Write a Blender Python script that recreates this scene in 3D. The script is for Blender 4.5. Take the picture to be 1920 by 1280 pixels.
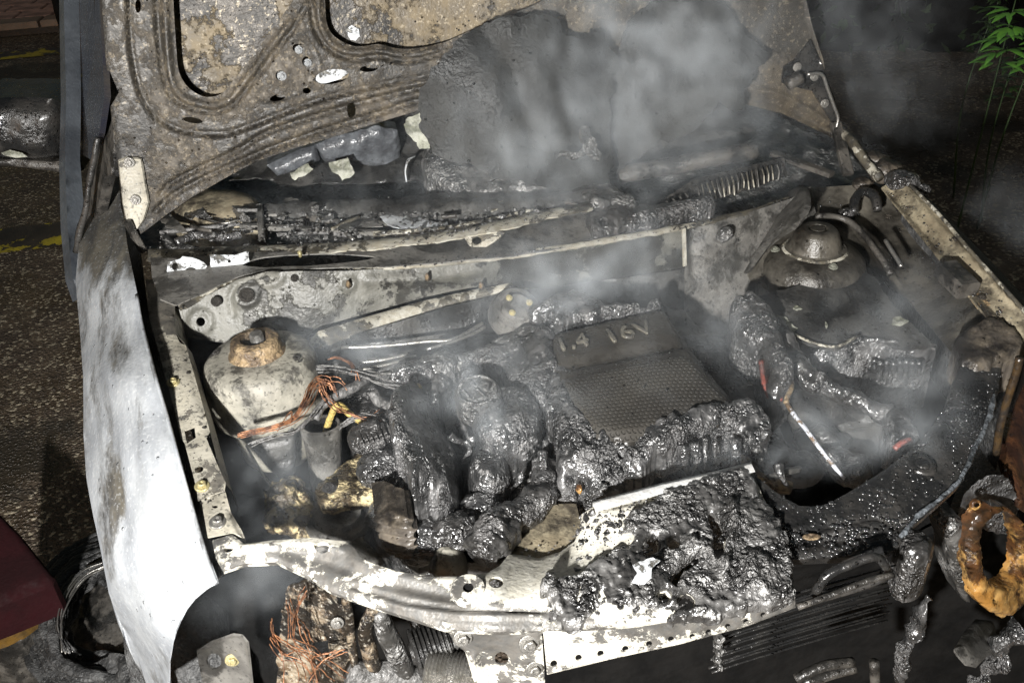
import bpy, math, random
import numpy as np
from mathutils import Vector, Matrix
from mathutils.geometry import delaunay_2d_cdt
random.seed(4); RNG = np.random.default_rng(7)
SC = bpy.context.scene
COL = SC.collection
for o in list(bpy.data.objects): bpy.data.objects.remove(o)

# ------------------------------------------------------------------ camera
# metres; x to the car's left side of the picture's right, y towards the windscreen, z = 0 at the strut tops
CAM = np.array([-.309, -1.316, .746]); YAW, PIT, ROL, FPX = .164, .559, -.057, 1696.
GROUND = -.92
fd = np.array([math.sin(YAW)*math.cos(PIT), math.cos(YAW)*math.cos(PIT), -math.sin(PIT)])
rt = np.array([math.cos(YAW), -math.sin(YAW), 0.]); up = np.cross(rt, fd)
cr, sr = math.cos(ROL), math.sin(ROL)
rt, up = cr*rt+sr*up, -sr*rt+cr*up
cd = bpy.data.cameras.new('camera'); co = bpy.data.objects.new('camera', cd); COL.objects.link(co)
cd.sensor_width = 36; cd.lens = 36*FPX/1920; cd.clip_start = .02; cd.clip_end = 400
co.matrix_world = Matrix(((rt[0], up[0], -fd[0], CAM[0]), (rt[1], up[1], -fd[1], CAM[1]), (rt[2], up[2], -fd[2], CAM[2]), (0, 0, 0, 1)))
SC.camera = co
# ------------------------------------------------------------------ night sky, lamp, exposure
W = bpy.data.worlds.new('World'); SC.world = W; W.use_nodes = True
wn = W.node_tree.nodes; wl = W.node_tree.links
sky = wn.new('ShaderNodeTexSky'); sky.sky_type = 'NISHITA'; sky.sun_disc = False
sky.sun_elevation = math.radians(2); sky.sun_rotation = math.radians(230)
wn['Background'].inputs[1].default_value = .05
wl.new(sky.outputs[0], wn['Background'].inputs[0])
def spot(loc, aim, power, size, blend, rad, col):
    l = bpy.data.lights.new('floodlight', 'SPOT'); l.energy = power; l.spot_size = math.radians(size); l.spot_blend = blend
    l.shadow_soft_size = rad; l.color = col
    o = bpy.data.objects.new('floodlight', l); COL.objects.link(o); o.location = loc
    o.rotation_euler = (Vector(aim)-Vector(loc)).to_track_quat('-Z', 'Y').to_euler()
    return o
LAMP = (-.86, -1.78, .60)
spot(LAMP, (.14, -.1, -.03), 500, 110, .6, .04, (1, .985, .955))
sl = bpy.data.lights.new('fill_sun', 'SUN'); sl.energy = .24; sl.angle = math.radians(12); sl.color = (1, .9, .78)   # added faint fill, standing in for street light
so = bpy.data.objects.new('fill_sun', sl); COL.objects.link(so); so.rotation_euler = (Vector((.5, 1., -1.1))).to_track_quat('-Z', 'Y').to_euler()
SC.view_settings.view_transform = 'Standard'; SC.view_settings.look = 'None'
SC.view_settings.exposure = 0; SC.view_settings.gamma = 1; SC.view_settings.use_curve_mapping = False
SC.cycles.use_denoising = True; SC.cycles.denoising_prefilter = 'FAST'
SC.cycles.max_bounces = 3; SC.cycles.adaptive_threshold = .05; SC.cycles.volume_bounces = 0
SC.cycles.sample_clamp_indirect = 4
SC.cycles.volume_step_rate = 4; SC.cycles.volume_max_steps = 64

# ------------------------------------------------------------------ geometry helpers
def ray(px, py):
    px = np.asarray(px, float)[..., None]; py = np.asarray(py, float)[..., None]
    return fd + rt*(px-960)/FPX + up*(640-py)/FPX
def tps(ctrl):
    A = np.array(ctrl, float); xy = A[:, :2]/400.; v = A[:, 2]; n = len(A)
    if n == 1: return lambda x, y: np.full(np.shape(x), v[0])
    if n < 4:
        M = np.c_[np.ones(n), xy]; w = np.linalg.lstsq(M, v, rcond=None)[0]
        return lambda x, y: w[0]+w[1]*np.asarray(x)/400+w[2]*np.asarray(y)/400
    d = np.linalg.norm(xy[:, None]-xy[None], axis=2); K = np.where(d > 0, d*d*np.log(d+1e-12), 0)+np.eye(n)*1e-4
    P = np.c_[np.ones(n), xy]; L = np.block([[K, P], [P.T, np.zeros((3, 3))]])
    w = np.linalg.solve(L, np.r_[v, 0, 0, 0])
    def f(x, y):
        q = np.c_[np.ravel(x), np.ravel(y)]/400.
        d = np.linalg.norm(q[:, None]-xy[None], axis=2); K = np.where(d > 0, d*d*np.log(d+1e-12), 0)
        return (K@w[:n]+w[n]+q@w[n+1:]).reshape(np.shape(x))
    return f
class ZS:                                   # surface given by heights z at control pixels
    def __init__(s, *c): s.f = tps(c)
    def __call__(s, x, y):
        v = ray(x, y); z = s.f(np.asarray(x, float), np.asarray(y, float))
        return CAM + v*((z-CAM[2])/v[..., 2])[..., None]
class YS:                                   # upright surface given by distances y at control pixels
    def __init__(s, *c): s.f = tps(c)
    def __call__(s, x, y):
        v = ray(x, y); z = s.f(np.asarray(x, float), np.asarray(y, float))
        return CAM + v*((z-CAM[1])/v[..., 1])[..., None]
class PL:                                   # plane
    def __init__(s, p, n): s.p = np.array(p, float); s.n = np.array(n, float)/np.linalg.norm(n)
    def __call__(s, x, y):
        v = ray(x, y); return CAM + v*(((s.p-CAM)@s.n)/(v@s.n))[..., None]
def Z(px, py, z): v = ray(px, py); return CAM+v*(z-CAM[2])/v[2]
def Yp(px, py, y): v = ray(px, py); return CAM+v*(y-CAM[1])/v[1]
def P3(l): return np.array([Z(*p) for p in l])
CR = {1: (0, 0, 2.667), 2: (560, 0, 2.667), 3: (1180, 0, 2.595), 4: (100, 400, 2.667), 5: (640, 480, 2.461), 6: (1240, 400, 2.56),
      7: (0, 820, 2.743), 8: (640, 840, 2.909), 9: (1240, 820, 2.782)}
def K(c, *pts):                             # notes were taken in enlarged crops of the picture: back to its pixels
    a, b, s = CR[c]; return [(a+p[0]/s, b+p[1]/s)+tuple(p[2:]) for p in pts]
def k1(c, x, y): return K(c, (x, y))[0]

def _h(ix, iy, iz, seed):
    h = (ix.astype(np.uint32)*np.uint32(374761393)+iy.astype(np.uint32)*np.uint32(668265263)+iz.astype(np.uint32)*np.uint32(2147483647)+np.uint32(seed*69069+1))
    h = (h ^ (h >> np.uint32(13)))*np.uint32(1274126177); h = h ^ (h >> np.uint32(16)); h = h*np.uint32(2246822519); h ^= h >> np.uint32(15)
    return h.astype(np.float64)/4294967295.
def vnoise(P, seed=0):
    i = np.floor(P).astype(np.int64); f = P-i; f = f*f*f*(f*(f*6-15)+10); r = 0
    for a in (0, 1):
        for b in (0, 1):
            for c in (0, 1):
                w = (f[:, 0] if a else 1-f[:, 0])*(f[:, 1] if b else 1-f[:, 1])*(f[:, 2] if c else 1-f[:, 2])
                r = r+w*_h(i[:, 0]+a, i[:, 1]+b, i[:, 2]+c, seed)
    return r*2-1
def fbm(P, scale, octv=4, seed=0, ridge=False):
    r = 0; a = 1.; t = 0
    for k in range(octv):
        n = vnoise(P*scale*2.03**k+k*17.3, seed+k)
        r = r+a*((1-2*np.abs(n)) if ridge else n); t += a; a *= .52
    return r/t

def inpoly(x, y, poly):
    c = np.zeros(len(x), bool); n = len(poly); j = n-1
    for i in range(n):
        xi, yi = poly[i]; xj, yj = poly[j]
        if yi != yj:
            c ^= ((yi > y) != (yj > y)) & (x < (xj-xi)*(y-yi)/(yj-yi)+xi)
        j = i
    return c
def dline(x, y, line, closed=False):
    L = np.array(line, float)[:, :2]
    if closed: L = np.vstack([L, L[:1]])
    best = np.full(len(x), 1e9)
    for a, b in zip(L[:-1], L[1:]):
        ab = b-a; t = np.clip(((x-a[0])*ab[0]+(y-a[1])*ab[1])/max(ab@ab, 1e-9), 0, 1)
        best = np.minimum(best, np.hypot(x-a[0]-t*ab[0], y-a[1]-t*ab[1]))
    return best
def resample(poly, step, closed=True):
    L = np.array(poly, float)
    if closed: L = np.vstack([L, L[:1]])
    out = []
    for a, b in zip(L[:-1], L[1:]):
        n = max(1, int(round(np.linalg.norm(b-a)/step)))
        for i in range(n): out.append(a+(b-a)*i/n)
    if not closed: out.append(L[-1])
    return np.array(out)
def curve(pts, n=6, closed=False):          # Catmull-Rom through points of any dimension
    P = np.array(pts, float); m = len(P); out = []
    for i in range(m if closed else m-1):
        p0 = P[(i-1) % m] if closed or i > 0 else 2*P[0]-P[1]
        p1 = P[i]; p2 = P[(i+1) % m]
        p3 = P[(i+2) % m] if closed or i+2 < m else 2*P[-1]-P[-2]
        for k in range(n):
            t = k/n
            out.append(.5*((2*p1)+(-p0+p2)*t+(2*p0-5*p1+4*p2-p3)*t*t+(-p0+3*p1-3*p2+p3)*t**3))
    if not closed: out.append(P[-1])
    return np.array(out)
def ell(cx, cy, rx, ry=None, a=0, n=14):
    ry = ry or rx; a = math.radians(a); c, s = math.cos(a), math.sin(a)
    return [(cx+rx*math.cos(t)*c-ry*math.sin(t)*s, cy+rx*math.cos(t)*s+ry*math.sin(t)*c) for t in (2*math.pi*i/n for i in range(n))]

WORLD = {}
def props(o, label=None, cat=None, group=None, kind=None):
    if label: o['label'] = label
    if cat: o['category'] = cat
    if group: o['group'] = group
    if kind: o['kind'] = kind
    return o
def empty(name, loc, label=None, cat=None, group=None):
    o = bpy.data.objects.new(name, None); o.empty_display_size = .05; COL.objects.link(o); o.location = loc
    WORLD[o.name] = np.array(loc, float); return props(o, label, cat, group)
def put(name, me, loc, parent=None, rot=None, **kw):
    o = bpy.data.objects.new(name, me); COL.objects.link(o)
    base = WORLD[parent.name] if parent else 0
    o.location = Vector(np.array(loc, float)-base); WORLD[o.name] = np.array(loc, float)
    if parent: o.parent = parent
    if rot is not None: o.rotation_euler = rot
    return props(o, **kw)
def mk(name, V, F, mat, parent=None, smooth=True, attr=None, sharp=None, **kw):
    V = np.array(V, float); c = (V.min(0)+V.max(0))/2
    me = bpy.data.meshes.new(name); me.from_pydata((V-c).tolist(), [], [list(map(int, f)) for f in F]); me.update()
    me.materials.append(mat)
    if smooth: me.polygons.foreach_set('use_smooth', np.ones(len(me.polygons), bool))
    if smooth and sharp: me.set_sharp_from_angle(angle=math.radians(sharp))
    if attr is not None:
        a = me.attributes.new('wear_and_light', 'FLOAT', 'POINT'); a.data.foreach_set('value', np.asarray(attr, np.float32))
    return put(name, me, c, parent, **kw)

def panel(name, outline, surf, mat, parent=None, holes=(), step=9, thick=.002, skirt=None, relief=(), noise=(), dome=None, wear_and_light=None,
          smoothline=0, up_dir=None, back=0., rag=0., **kw):
    """a sheet with holes: outline in picture pixels laid on a surface of the place, pressed with relief, given thickness or a skirt"""
    if smoothline: outline = curve(outline, smoothline, True)
    ol = resample([p[:2] for p in outline], step); hl = [resample([p[:2] for p in h], max(step*.5, 2.5)) for h in holes]
    if rag:
        q = np.c_[ol/22., np.full(len(ol), len(name)*3.7)]
        ol = ol+rag*np.c_[fbm(q, 1., 4, 41), fbm(q, 1., 4, 57)]*1.6
    lo, hi = ol.min(0), ol.max(0)
    gx, gy = np.meshgrid(np.arange(lo[0], hi[0], step), np.arange(lo[1], hi[1], step*.866))
    gx = gx+(np.arange(gx.shape[0]) % 2)[:, None]*step*.5
    gx = gx.ravel()+RNG.uniform(-.1, .1, gx.size)*step; gy = gy.ravel()+RNG.uniform(-.1, .1, gy.size)*step
    m = inpoly(gx, gy, ol); m &= dline(gx, gy, ol, True) > step*.45
    for h in hl:
        m &= ~inpoly(gx, gy, h); m &= dline(gx, gy, h, True) > step*.4
    verts = [tuple(p) for p in ol]; edges = [(i, (i+1) % len(ol)) for i in range(len(ol))]
    for h in hl:
        b = len(verts); verts += [tuple(p) for p in h]; edges += [(b+i, b+(i+1) % len(h)) for i in range(len(h))]
    verts += list(zip(gx[m], gy[m]))
    r = delaunay_2d_cdt([Vector(v) for v in verts], edges, [], 0, 1e-4)
    v2 = np.array([tuple(v) for v in r[0]]); F = np.array([tuple(f) for f in r[2]])
    cx, cy = v2[F, 0].mean(1), v2[F, 1].mean(1); keep = inpoly(cx, cy, ol)
    for h in hl: keep &= ~inpoly(cx, cy, h)
    F = F[keep]; used = np.unique(F); mp = -np.ones(len(v2), int); mp[used] = np.arange(len(used)); v2 = v2[used]; F = mp[F]
    x, y = v2[:, 0], v2[:, 1]; V = surf(x, y)
    def normals(V):
        n = np.cross(V[F[:, 1]]-V[F[:, 0]], V[F[:, 2]]-V[F[:, 0]]); N = np.zeros_like(V)
        for k in range(3): np.add.at(N, F[:, k], n)
        N /= np.linalg.norm(N, axis=1)[:, None]+1e-12; return N
    N = normals(V); flip = np.sum(N*(CAM-V), 1).mean() < 0
    if flip: F = F[:, ::-1]; N = -N
    D = np.tile(np.array(up_dir, float), (len(V), 1)) if up_dir is not None else N
    h = np.zeros(len(V))-back
    if dome:
        d = dline(x, y, ol, True)
        for hh in hl: d = np.minimum(d, dline(x, y, hh, True))
        h += dome[0]*np.sqrt(np.clip(1-(1-np.clip(d/dome[1], 0, 1))**2, 0, 1))
    for rl in relief:
        if not isinstance(rl[0], str): line, w, a = rl; d = dline(x, y, line)
        elif rl[0] == 'edge': d = dline(x, y, ol, True); w, a = rl[1], rl[2]
        elif rl[0] == 'holes':
            d = np.full(len(x), 1e9)
            for hh in hl: d = np.minimum(d, dline(x, y, hh, True))
            w, a = rl[1], rl[2]
        elif rl[0] == 'pit': _, px, py, w, a = rl; d = np.hypot(x-px, y-py)
        elif rl[0] == 'in':                  # step: everything inside a polygon
            _, poly, w, a = rl; d0 = dline(x, y, poly, True); i = inpoly(x, y, np.array(poly)[:, :2])
            t = np.clip(np.where(i, d0, -d0)/w*.5+.5, 0, 1); h += a*t*t*(3-2*t); continue
        h += a*np.exp(-(d/w)**2*1.5)
    V = V+D*h[:, None]
    for nz in noise:
        amp, sc, oc, rg, sd = nz; fade = 1.
        V = V+D*(amp*fbm(V, sc, oc, sd, rg)*fade)[:, None]
    N = normals(V)
    at = np.zeros(len(V))
    if wear_and_light:
        for wx, wy, wr, wa in wear_and_light: at += wa*np.exp(-(((x-wx)/(wr if np.isscalar(wr) else wr[0]))**2+((y-wy)/(wr if np.isscalar(wr) else wr[1]))**2))
    # closed back and separate rim so the edge shades crisply
    e = np.sort(np.vstack([F[:, [0, 1]], F[:, [1, 2]], F[:, [2, 0]]]), axis=1); de = np.vstack([F[:, [0, 1]], F[:, [1, 2]], F[:, [2, 0]]])
    _, idx, cnt = np.unique(e, axis=0, return_index=True, return_counts=True); bd = de[idx[cnt == 1]]
    n = len(V)
    if skirt is not None:
        sk = np.array(skirt, float); a, b = V[bd[:, 0]], V[bd[:, 1]]; m = len(bd)
        V2 = np.vstack([V, a, b, a+sk, b+sk]); i = np.arange(m)+n
        FF = F.tolist()+np.c_[i+m, i, i+2*m, i+3*m].tolist(); at = np.r_[at, np.tile(np.r_[at[bd[:, 0]], at[bd[:, 1]]], 2)]
    else:
        B = V-N*thick; a, b = V[bd[:, 0]], V[bd[:, 1]]; a2, b2 = B[bd[:, 0]], B[bd[:, 1]]; m = len(bd)
        V2 = np.vstack([V, B, a, b, a2, b2]); i = np.arange(m)+2*n
        FF = F.tolist()+(F[:, ::-1]+n).tolist()+np.c_[i+m, i, i+2*m, i+3*m].tolist(); at = np.r_[at, at, np.tile(np.r_[at[bd[:, 0]], at[bd[:, 1]]], 2)]
    return mk(name, V2, FF, mat, parent, attr=at, **kw)

def tube(name, pts, r, mat, parent=None, seg=8, n=5, amp=0, scale=60, smooth=True, flat=1, **kw):
    P = np.array(pts, float); R = np.full(len(P), r) if np.isscalar(r) else np.array(r, float)
    Q = curve(np.c_[P, R], n) if n > 1 else np.c_[P, R]
    P, R = Q[:, :3], Q[:, 3]; T = np.gradient(P, axis=0); T /= np.linalg.norm(T, axis=1)[:, None]+1e-12
    u = np.cross(T[0], (0, 0, 1.)); u = u if np.linalg.norm(u) > .1 else np.cross(T[0], (1., 0, 0)); V = []
    for p, t, rr in zip(P, T, R):
        u = u-t*(u@t); u /= np.linalg.norm(u); w = np.cross(t, u)
        for k in range(seg):
            a = 2*math.pi*k/seg; V.append(p+rr*(u*math.cos(a)+w*math.sin(a)*flat))
    V = np.array(V); m = len(P)
    if amp:
        N = V-np.repeat(P, seg, 0); N /= np.linalg.norm(N, axis=1)[:, None]+1e-9
        V = V+N*(amp*fbm(V, scale, 4, 3))[:, None]
    F = [(i*seg+k, i*seg+(k+1) % seg, (i+1)*seg+(k+1) % seg, (i+1)*seg+k) for i in range(m-1) for k in range(seg)]
    F += [tuple(range(seg-1, -1, -1)), tuple((m-1)*seg+k for k in range(seg))]
    return mk(name, V, F, mat, parent, smooth=smooth, **kw)
def basis(n):
    n = np.array(n, float); n /= np.linalg.norm(n); a = np.cross(n, (0, 1., 0)); a = a if np.linalg.norm(a) > .1 else np.cross(n, (1., 0, 0))
    a /= np.linalg.norm(a); return a, np.cross(n, a), n
def lathe(name, prof, c, mat, parent=None, axis=(0, 0, 1), seg=40, amp=0, scale=40, sx=1, sharp=35, **kw):
    a, b, n = basis(axis); V = []
    for r, z in prof:
        for k in range(seg):
            t = 2*math.pi*k/seg; V.append(np.array(c)+a*r*sx*math.cos(t)+b*r*math.sin(t)+n*z)
    V = np.array(V)
    if amp: V = V+n*(amp*fbm(V, scale, 4, 5))[:, None]
    m = len(prof); F = [(i*seg+k, (i+1)*seg+k, (i+1)*seg+(k+1) % seg, i*seg+(k+1) % seg) for i in range(m-1) for k in range(seg)]
    return mk(name, V, F, mat, parent, sharp=sharp, **kw)
def blob(name, c, rad, mat, parent=None, amp=.01, scale=25, sub=5, ridge=True, rot=0, seed=0, fine=.0025, **kw):
    import bmesh
    bm = bmesh.new(); bmesh.ops.create_icosphere(bm, subdivisions=sub, radius=1)
    V = np.array([v.co[:] for v in bm.verts]); F = [[v.index for v in f.verts] for f in bm.faces]; bm.free()
    N = V.copy(); V = V*np.array(rad); q = V+np.array(c)
    V = V+N*(amp*fbm(q, scale, 3, seed, ridge)+fine*fbm(q, 140, 4, seed+9, True))[:, None]
    ca, sa = math.cos(rot), math.sin(rot); V = np.c_[V[:, 0]*ca-V[:, 1]*sa, V[:, 0]*sa+V[:, 1]*ca, V[:, 2]]
    return mk(name, V+np.array(c), F, mat, parent, **kw)
def bar(name, a, b, w, h, mat, parent=None, upv=(0, 0, 1), bev=.15, **kw):   # a chamfered bar from a to b
    a, b = np.array(a, float), np.array(b, float); t = b-a; t /= np.linalg.norm(t); s = np.cross(t, upv); s /= np.linalg.norm(s); u = np.cross(s, t)
    e = bev*min(w, h); pr = [(-w/2+e, -h/2), (w/2-e, -h/2), (w/2, -h/2+e), (w/2, h/2-e), (w/2-e, h/2), (-w/2+e, h/2), (-w/2, h/2-e), (-w/2, -h/2+e)]
    V = [p+s*x+u*y for p in (a, b) for x, y in pr]; F = [(k, (k+1) % 8, 8+(k+1) % 8, 8+k) for k in range(8)]+[tuple(range(7, -1, -1)), tuple(range(8, 16))]
    return mk(name, V, F, mat, parent, smooth=False, **kw)
_bolt = {}
def bolt(p, n, r, mat, parent, name='bolt', head=True):
    key = (mat.name, head)
    if key not in _bolt:
        V = []; F = []
        def ring(rr, z, s=24): V.extend([(rr*math.cos(2*math.pi*k/s), rr*math.sin(2*math.pi*k/s), z) for k in range(s)])
        for rr, z in ((1, -.1), (1, .12), (.93, .2), (.62, .22)): ring(rr, z)
        hx = lambda rr, z: V.extend([(rr/max(math.cos((2*math.pi*k/24) % (math.pi/3)-math.pi/6), .01)*.866, rr/max(math.cos((2*math.pi*k/24) % (math.pi/3)-math.pi/6), .01)*.866, z) and
                                     (rr*.866/math.cos((2*math.pi*k/24) % (math.pi/3)-math.pi/6)*math.cos(2*math.pi*k/24), rr*.866/math.cos((2*math.pi*k/24) % (math.pi/3)-math.pi/6)*math.sin(2*math.pi*k/24), z) for k in range(24)])
        rows = 4
        if head:
            hx(.6, .22); hx(.6, .62); ring(.45, .7); ring(.25, .7); ring(.22, .55); rows = 9
        else: ring(.45, .1); ring(.2, .12); rows = 6
        for i in range(rows-1):
            F += [(i*24+k, i*24+(k+1) % 24, (i+1)*24+(k+1) % 24, (i+1)*24+k) for k in range(24)]
        F.append(tuple((rows-1)*24+k for k in range(24)))
        me = bpy.data.meshes.new('bolt'); me.from_pydata(V, [], F); me.update(); me.materials.append(mat)
        me.polygons.foreach_set('use_smooth', np.ones(len(F), bool)); me.set_sharp_from_angle(angle=math.radians(30)); _bolt[key] = me
    o = put(name, _bolt[key], p, parent); o.scale = (r, r, r)
    o.rotation_euler = Vector(n).to_track_quat('Z', 'Y').to_euler(); return o
def wires(name, pts, count, spread, r, mat, parent, seed=0, fray=.0, **kw):   # strands side by side as one bundle mesh
    rg = np.random.default_rng(seed); P = curve(pts, 6); V = []; F = []
    for k in range(count):
        off = rg.normal(0, spread, 3); end = rg.normal(0, 1, 3)*fray; w = np.linspace(0, 1, len(P))[:, None]
        wob = np.cumsum(rg.normal(0, spread*.32, (len(P), 3)), 0)*.5+rg.normal(0, spread*.12, (len(P), 3))
        Q = P+off+wob+end*w**2; seg = 5; T = np.gradient(Q, axis=0); T /= np.linalg.norm(T, axis=1)[:, None]
        u = np.cross(T, (.3, .2, .93)); u /= np.linalg.norm(u, axis=1)[:, None]; v = np.cross(T, u); b = len(V)
        for p, a, c in zip(Q, u, v):
            for s in range(seg): t = 2*math.pi*s/seg; V.append(p+r*(a*math.cos(t)+c*math.sin(t)))
        F += [(b+i*seg+s, b+i*seg+(s+1) % seg, b+(i+1)*seg+(s+1) % seg, b+(i+1)*seg+s) for i in range(len(P)-1) for s in range(seg)]
    return mk(name, V, F, mat, parent, **kw)

# ------------------------------------------------------------------ materials
def mat_new(name):
    m = bpy.data.materials.new(name); m.use_nodes = True; nt = m.node_tree; b = nt.nodes['Principled BSDF']
    return m, nt, b
def N_(nt, t, **kw):
    n = nt.nodes.new(t)
    for k, v in kw.items():
        if k.startswith('_'): setattr(n, k[1:], v)
        else: n.inputs[k.replace('0', ' ') if k.replace('0', ' ') in n.inputs else k].default_value = v
    return n
def rgb(c): return (*c, 1) if len(c) == 3 else c
def noise(nt, co, s, det=6, rough=.6, dist=0):
    n = nt.nodes.new('ShaderNodeTexNoise'); n.inputs['Scale'].default_value = s; n.inputs['Detail'].default_value = det
    n.inputs['Roughness'].default_value = rough; n.inputs['Distortion'].default_value = dist; nt.links.new(co, n.inputs['Vector']); return n.outputs[0]
def mth(nt, op, a, b=0., clamp=False):
    n = nt.nodes.new('ShaderNodeMath'); n.operation = op; n.use_clamp = clamp
    for i, v in enumerate((a, b)):
        if isinstance(v, (int, float)): n.inputs[i].default_value = v
        else: nt.links.new(v, n.inputs[i])
    return n.outputs[0]
def smooth(nt, v, lo, hi, a=0., b=1.):
    n = nt.nodes.new('ShaderNodeMapRange'); n.interpolation_type = 'SMOOTHSTEP'; n.inputs[1].default_value = lo; n.inputs[2].default_value = hi
    n.inputs[3].default_value = a; n.inputs[4].default_value = b; nt.links.new(v, n.inputs[0]); return n.outputs[0]
def mixc(nt, f, a, b):
    n = nt.nodes.new('ShaderNodeMix'); n.data_type = 'RGBA'
    for s, v in ((n.inputs[0], f), (n.inputs[6], a), (n.inputs[7], b)):
        if isinstance(v, (int, float)): s.default_value = v
        elif isinstance(v, tuple): s.default_value = rgb(v)
        else: nt.links.new(v, s)
    return n.outputs[2]
def bump(nt, h, st, dist, prev=None):
    n = nt.nodes.new('ShaderNodeBump'); n.inputs['Strength'].default_value = st; n.inputs['Distance'].default_value = dist
    nt.links.new(h, n.inputs['Height'])
    if prev: nt.links.new(prev, n.inputs['Normal'])
    return n.outputs[0]
def droplets(nt, co, scale, cover):         # beads of water
    v = nt.nodes.new('ShaderNodeTexVoronoi'); v.feature = 'F1'; v.inputs['Scale'].default_value = scale; nt.links.new(co, v.inputs['Vector'])
    sp = nt.nodes.new('ShaderNodeSeparateColor'); nt.links.new(v.outputs['Color'], sp.inputs[0])
    r = mth(nt, 'MULTIPLY', smooth(nt, sp.outputs[0], 1-cover, 1.), .38)
    q = mth(nt, 'DIVIDE', v.outputs['Distance'], mth(nt, 'MAXIMUM', r, .001))
    return mth(nt, 'SQRT', mth(nt, 'MAXIMUM', mth(nt, 'SUBTRACT', 1., mth(nt, 'MULTIPLY', q, q)), 0.))
def peel(name, paint, under, paint2=None, under2=None, scale=22, thr=.5, edge=.015, rough=.5, urough=.5, metal=0., umetal=.3, fine=.25, drops=.0, dscale=160,
         speck=None, stretch=None, big=.5, coat=0., specular=.5, grime=.5):
    """burnt sheet metal: paint that came off in ragged patches down to a second surface"""
    m, nt, b = mat_new(name); tc = nt.nodes.new('ShaderNodeTexCoord'); co = tc.outputs['Object']
    if stretch:
        mp = nt.nodes.new('ShaderNodeMapping'); mp.inputs['Scale'].default_value = stretch; nt.links.new(co, mp.inputs[0]); co2 = mp.outputs[0]
    else: co2 = co
    at = nt.nodes.new('ShaderNodeAttribute'); at.attribute_name = 'wear_and_light'  # wear, plus lamp light painted on the fender tip and headlight bracket
    nB = noise(nt, co2, scale*.25+1.5, 5, .66, .5); nC = noise(nt, co2, scale*1.2, 4, .68, .4)
    n = mth(nt, 'ADD', noise(nt, co2, scale, 7, .70), mth(nt, 'MULTIPLY', mth(nt, 'SUBTRACT', nB, .5), big))
    n = mth(nt, 'ADD', n, at.outputs['Fac'])
    f = smooth(nt, n, thr-edge, thr+edge)
    t1 = smooth(nt, nC, .38, .64)
    c = mixc(nt, f, mixc(nt, t1, under2 or under, under), mixc(nt, t1, paint, paint2 or paint))
    if speck:
        sp_ = noise(nt, co, 150, 2, .6); s = smooth(nt, sp_, .58, .66); c = mixc(nt, mth(nt, 'MULTIPLY', s, speck[3] if len(speck) > 3 else .8), c, tuple(speck[:3]))
    gr = smooth(nt, nB, .30, .62, grime, 1.08)
    gm = nt.nodes.new('ShaderNodeVectorMath'); gm.operation = 'SCALE'; nt.links.new(c, gm.inputs[0]); nt.links.new(gr, gm.inputs['Scale'])
    nt.links.new(gm.outputs[0], b.inputs['Base Color'])
    rr = mth(nt, 'ADD', mth(nt, 'MULTIPLY', f, rough-urough), urough)
    rr = mth(nt, 'ADD', rr, mth(nt, 'MULTIPLY', mth(nt, 'SUBTRACT', nC, .5), .5), True)
    h = mth(nt, 'ADD', mth(nt, 'MULTIPLY', f, .6), mth(nt, 'MULTIPLY', noise(nt, co, 170, 1.5, .6), fine*3))
    nm = bump(nt, h, .7, .0022)
    if drops:
        dr = droplets(nt, co, dscale, drops); nm = bump(nt, dr, 1., .006, nm)
        rr = mth(nt, 'MULTIPLY', rr, mth(nt, 'SUBTRACT', 1., mth(nt, 'MULTIPLY', smooth(nt, dr, .01, .1), .9)))
    nt.links.new(rr, b.inputs['Roughness']); nt.links.new(nm, b.inputs['Normal'])
    mm = mth(nt, 'ADD', mth(nt, 'MULTIPLY', f, metal-umetal), umetal); nt.links.new(mm, b.inputs['Metallic'])
    b.inputs['Coat Weight'].default_value = coat; b.inputs['Coat Roughness'].default_value = .12; b.inputs['Specular IOR Level'].default_value = specular
    return m
def char(name, c1=(.012, .012, .013), c2=(.045, .044, .044), rough=(.22, .40), s=165, st=1., dist=.013, coat=.25, ash=None, drops=.3):
    """melted, charred plastic, wet"""
    m, nt, b = mat_new(name); tc = nt.nodes.new('ShaderNodeTexCoord'); co = tc.outputs['Object']
    l = noise(nt, co, 26, 3, .6)
    c = mixc(nt, smooth(nt, l, .4, .65), c1, c2)
    if ash: c = mixc(nt, smooth(nt, noise(nt, co, 40, 5, .75), ash[3], ash[3]+.08), c, tuple(ash[:3]))
    nt.links.new(c, b.inputs['Base Color'])
    nt.links.new(smooth(nt, l, .35, .7, rough[0]*.8, rough[1]), b.inputs['Roughness'])
    l2 = noise(nt, co, 17, 2, .5); sm_ = smooth(nt, l2, .38, .6, .12, 1.)
    nm = bump(nt, mth(nt, 'ABSOLUTE', mth(nt, 'SUBTRACT', noise(nt, co, s*.55, 1.5, .55, .6), .5)), st, -dist*2.2); nt.links.new(sm_, nt.nodes[-1].inputs['Strength'])
    nm = bump(nt, noise(nt, co, s*1.5, 1., .5), 1., dist*.6, nm); nt.links.new(sm_, nt.nodes[-1].inputs['Strength'])
    nm = bump(nt, noise(nt, co, 34, 2, .5), .8, .012, nm)
    nt.links.new(nm, b.inputs['Normal']); b.inputs['Coat Weight'].default_value = coat; b.inputs['Coat Roughness'].default_value = .1
    b.inputs['IOR'].default_value = 1.75
    return m
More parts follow.
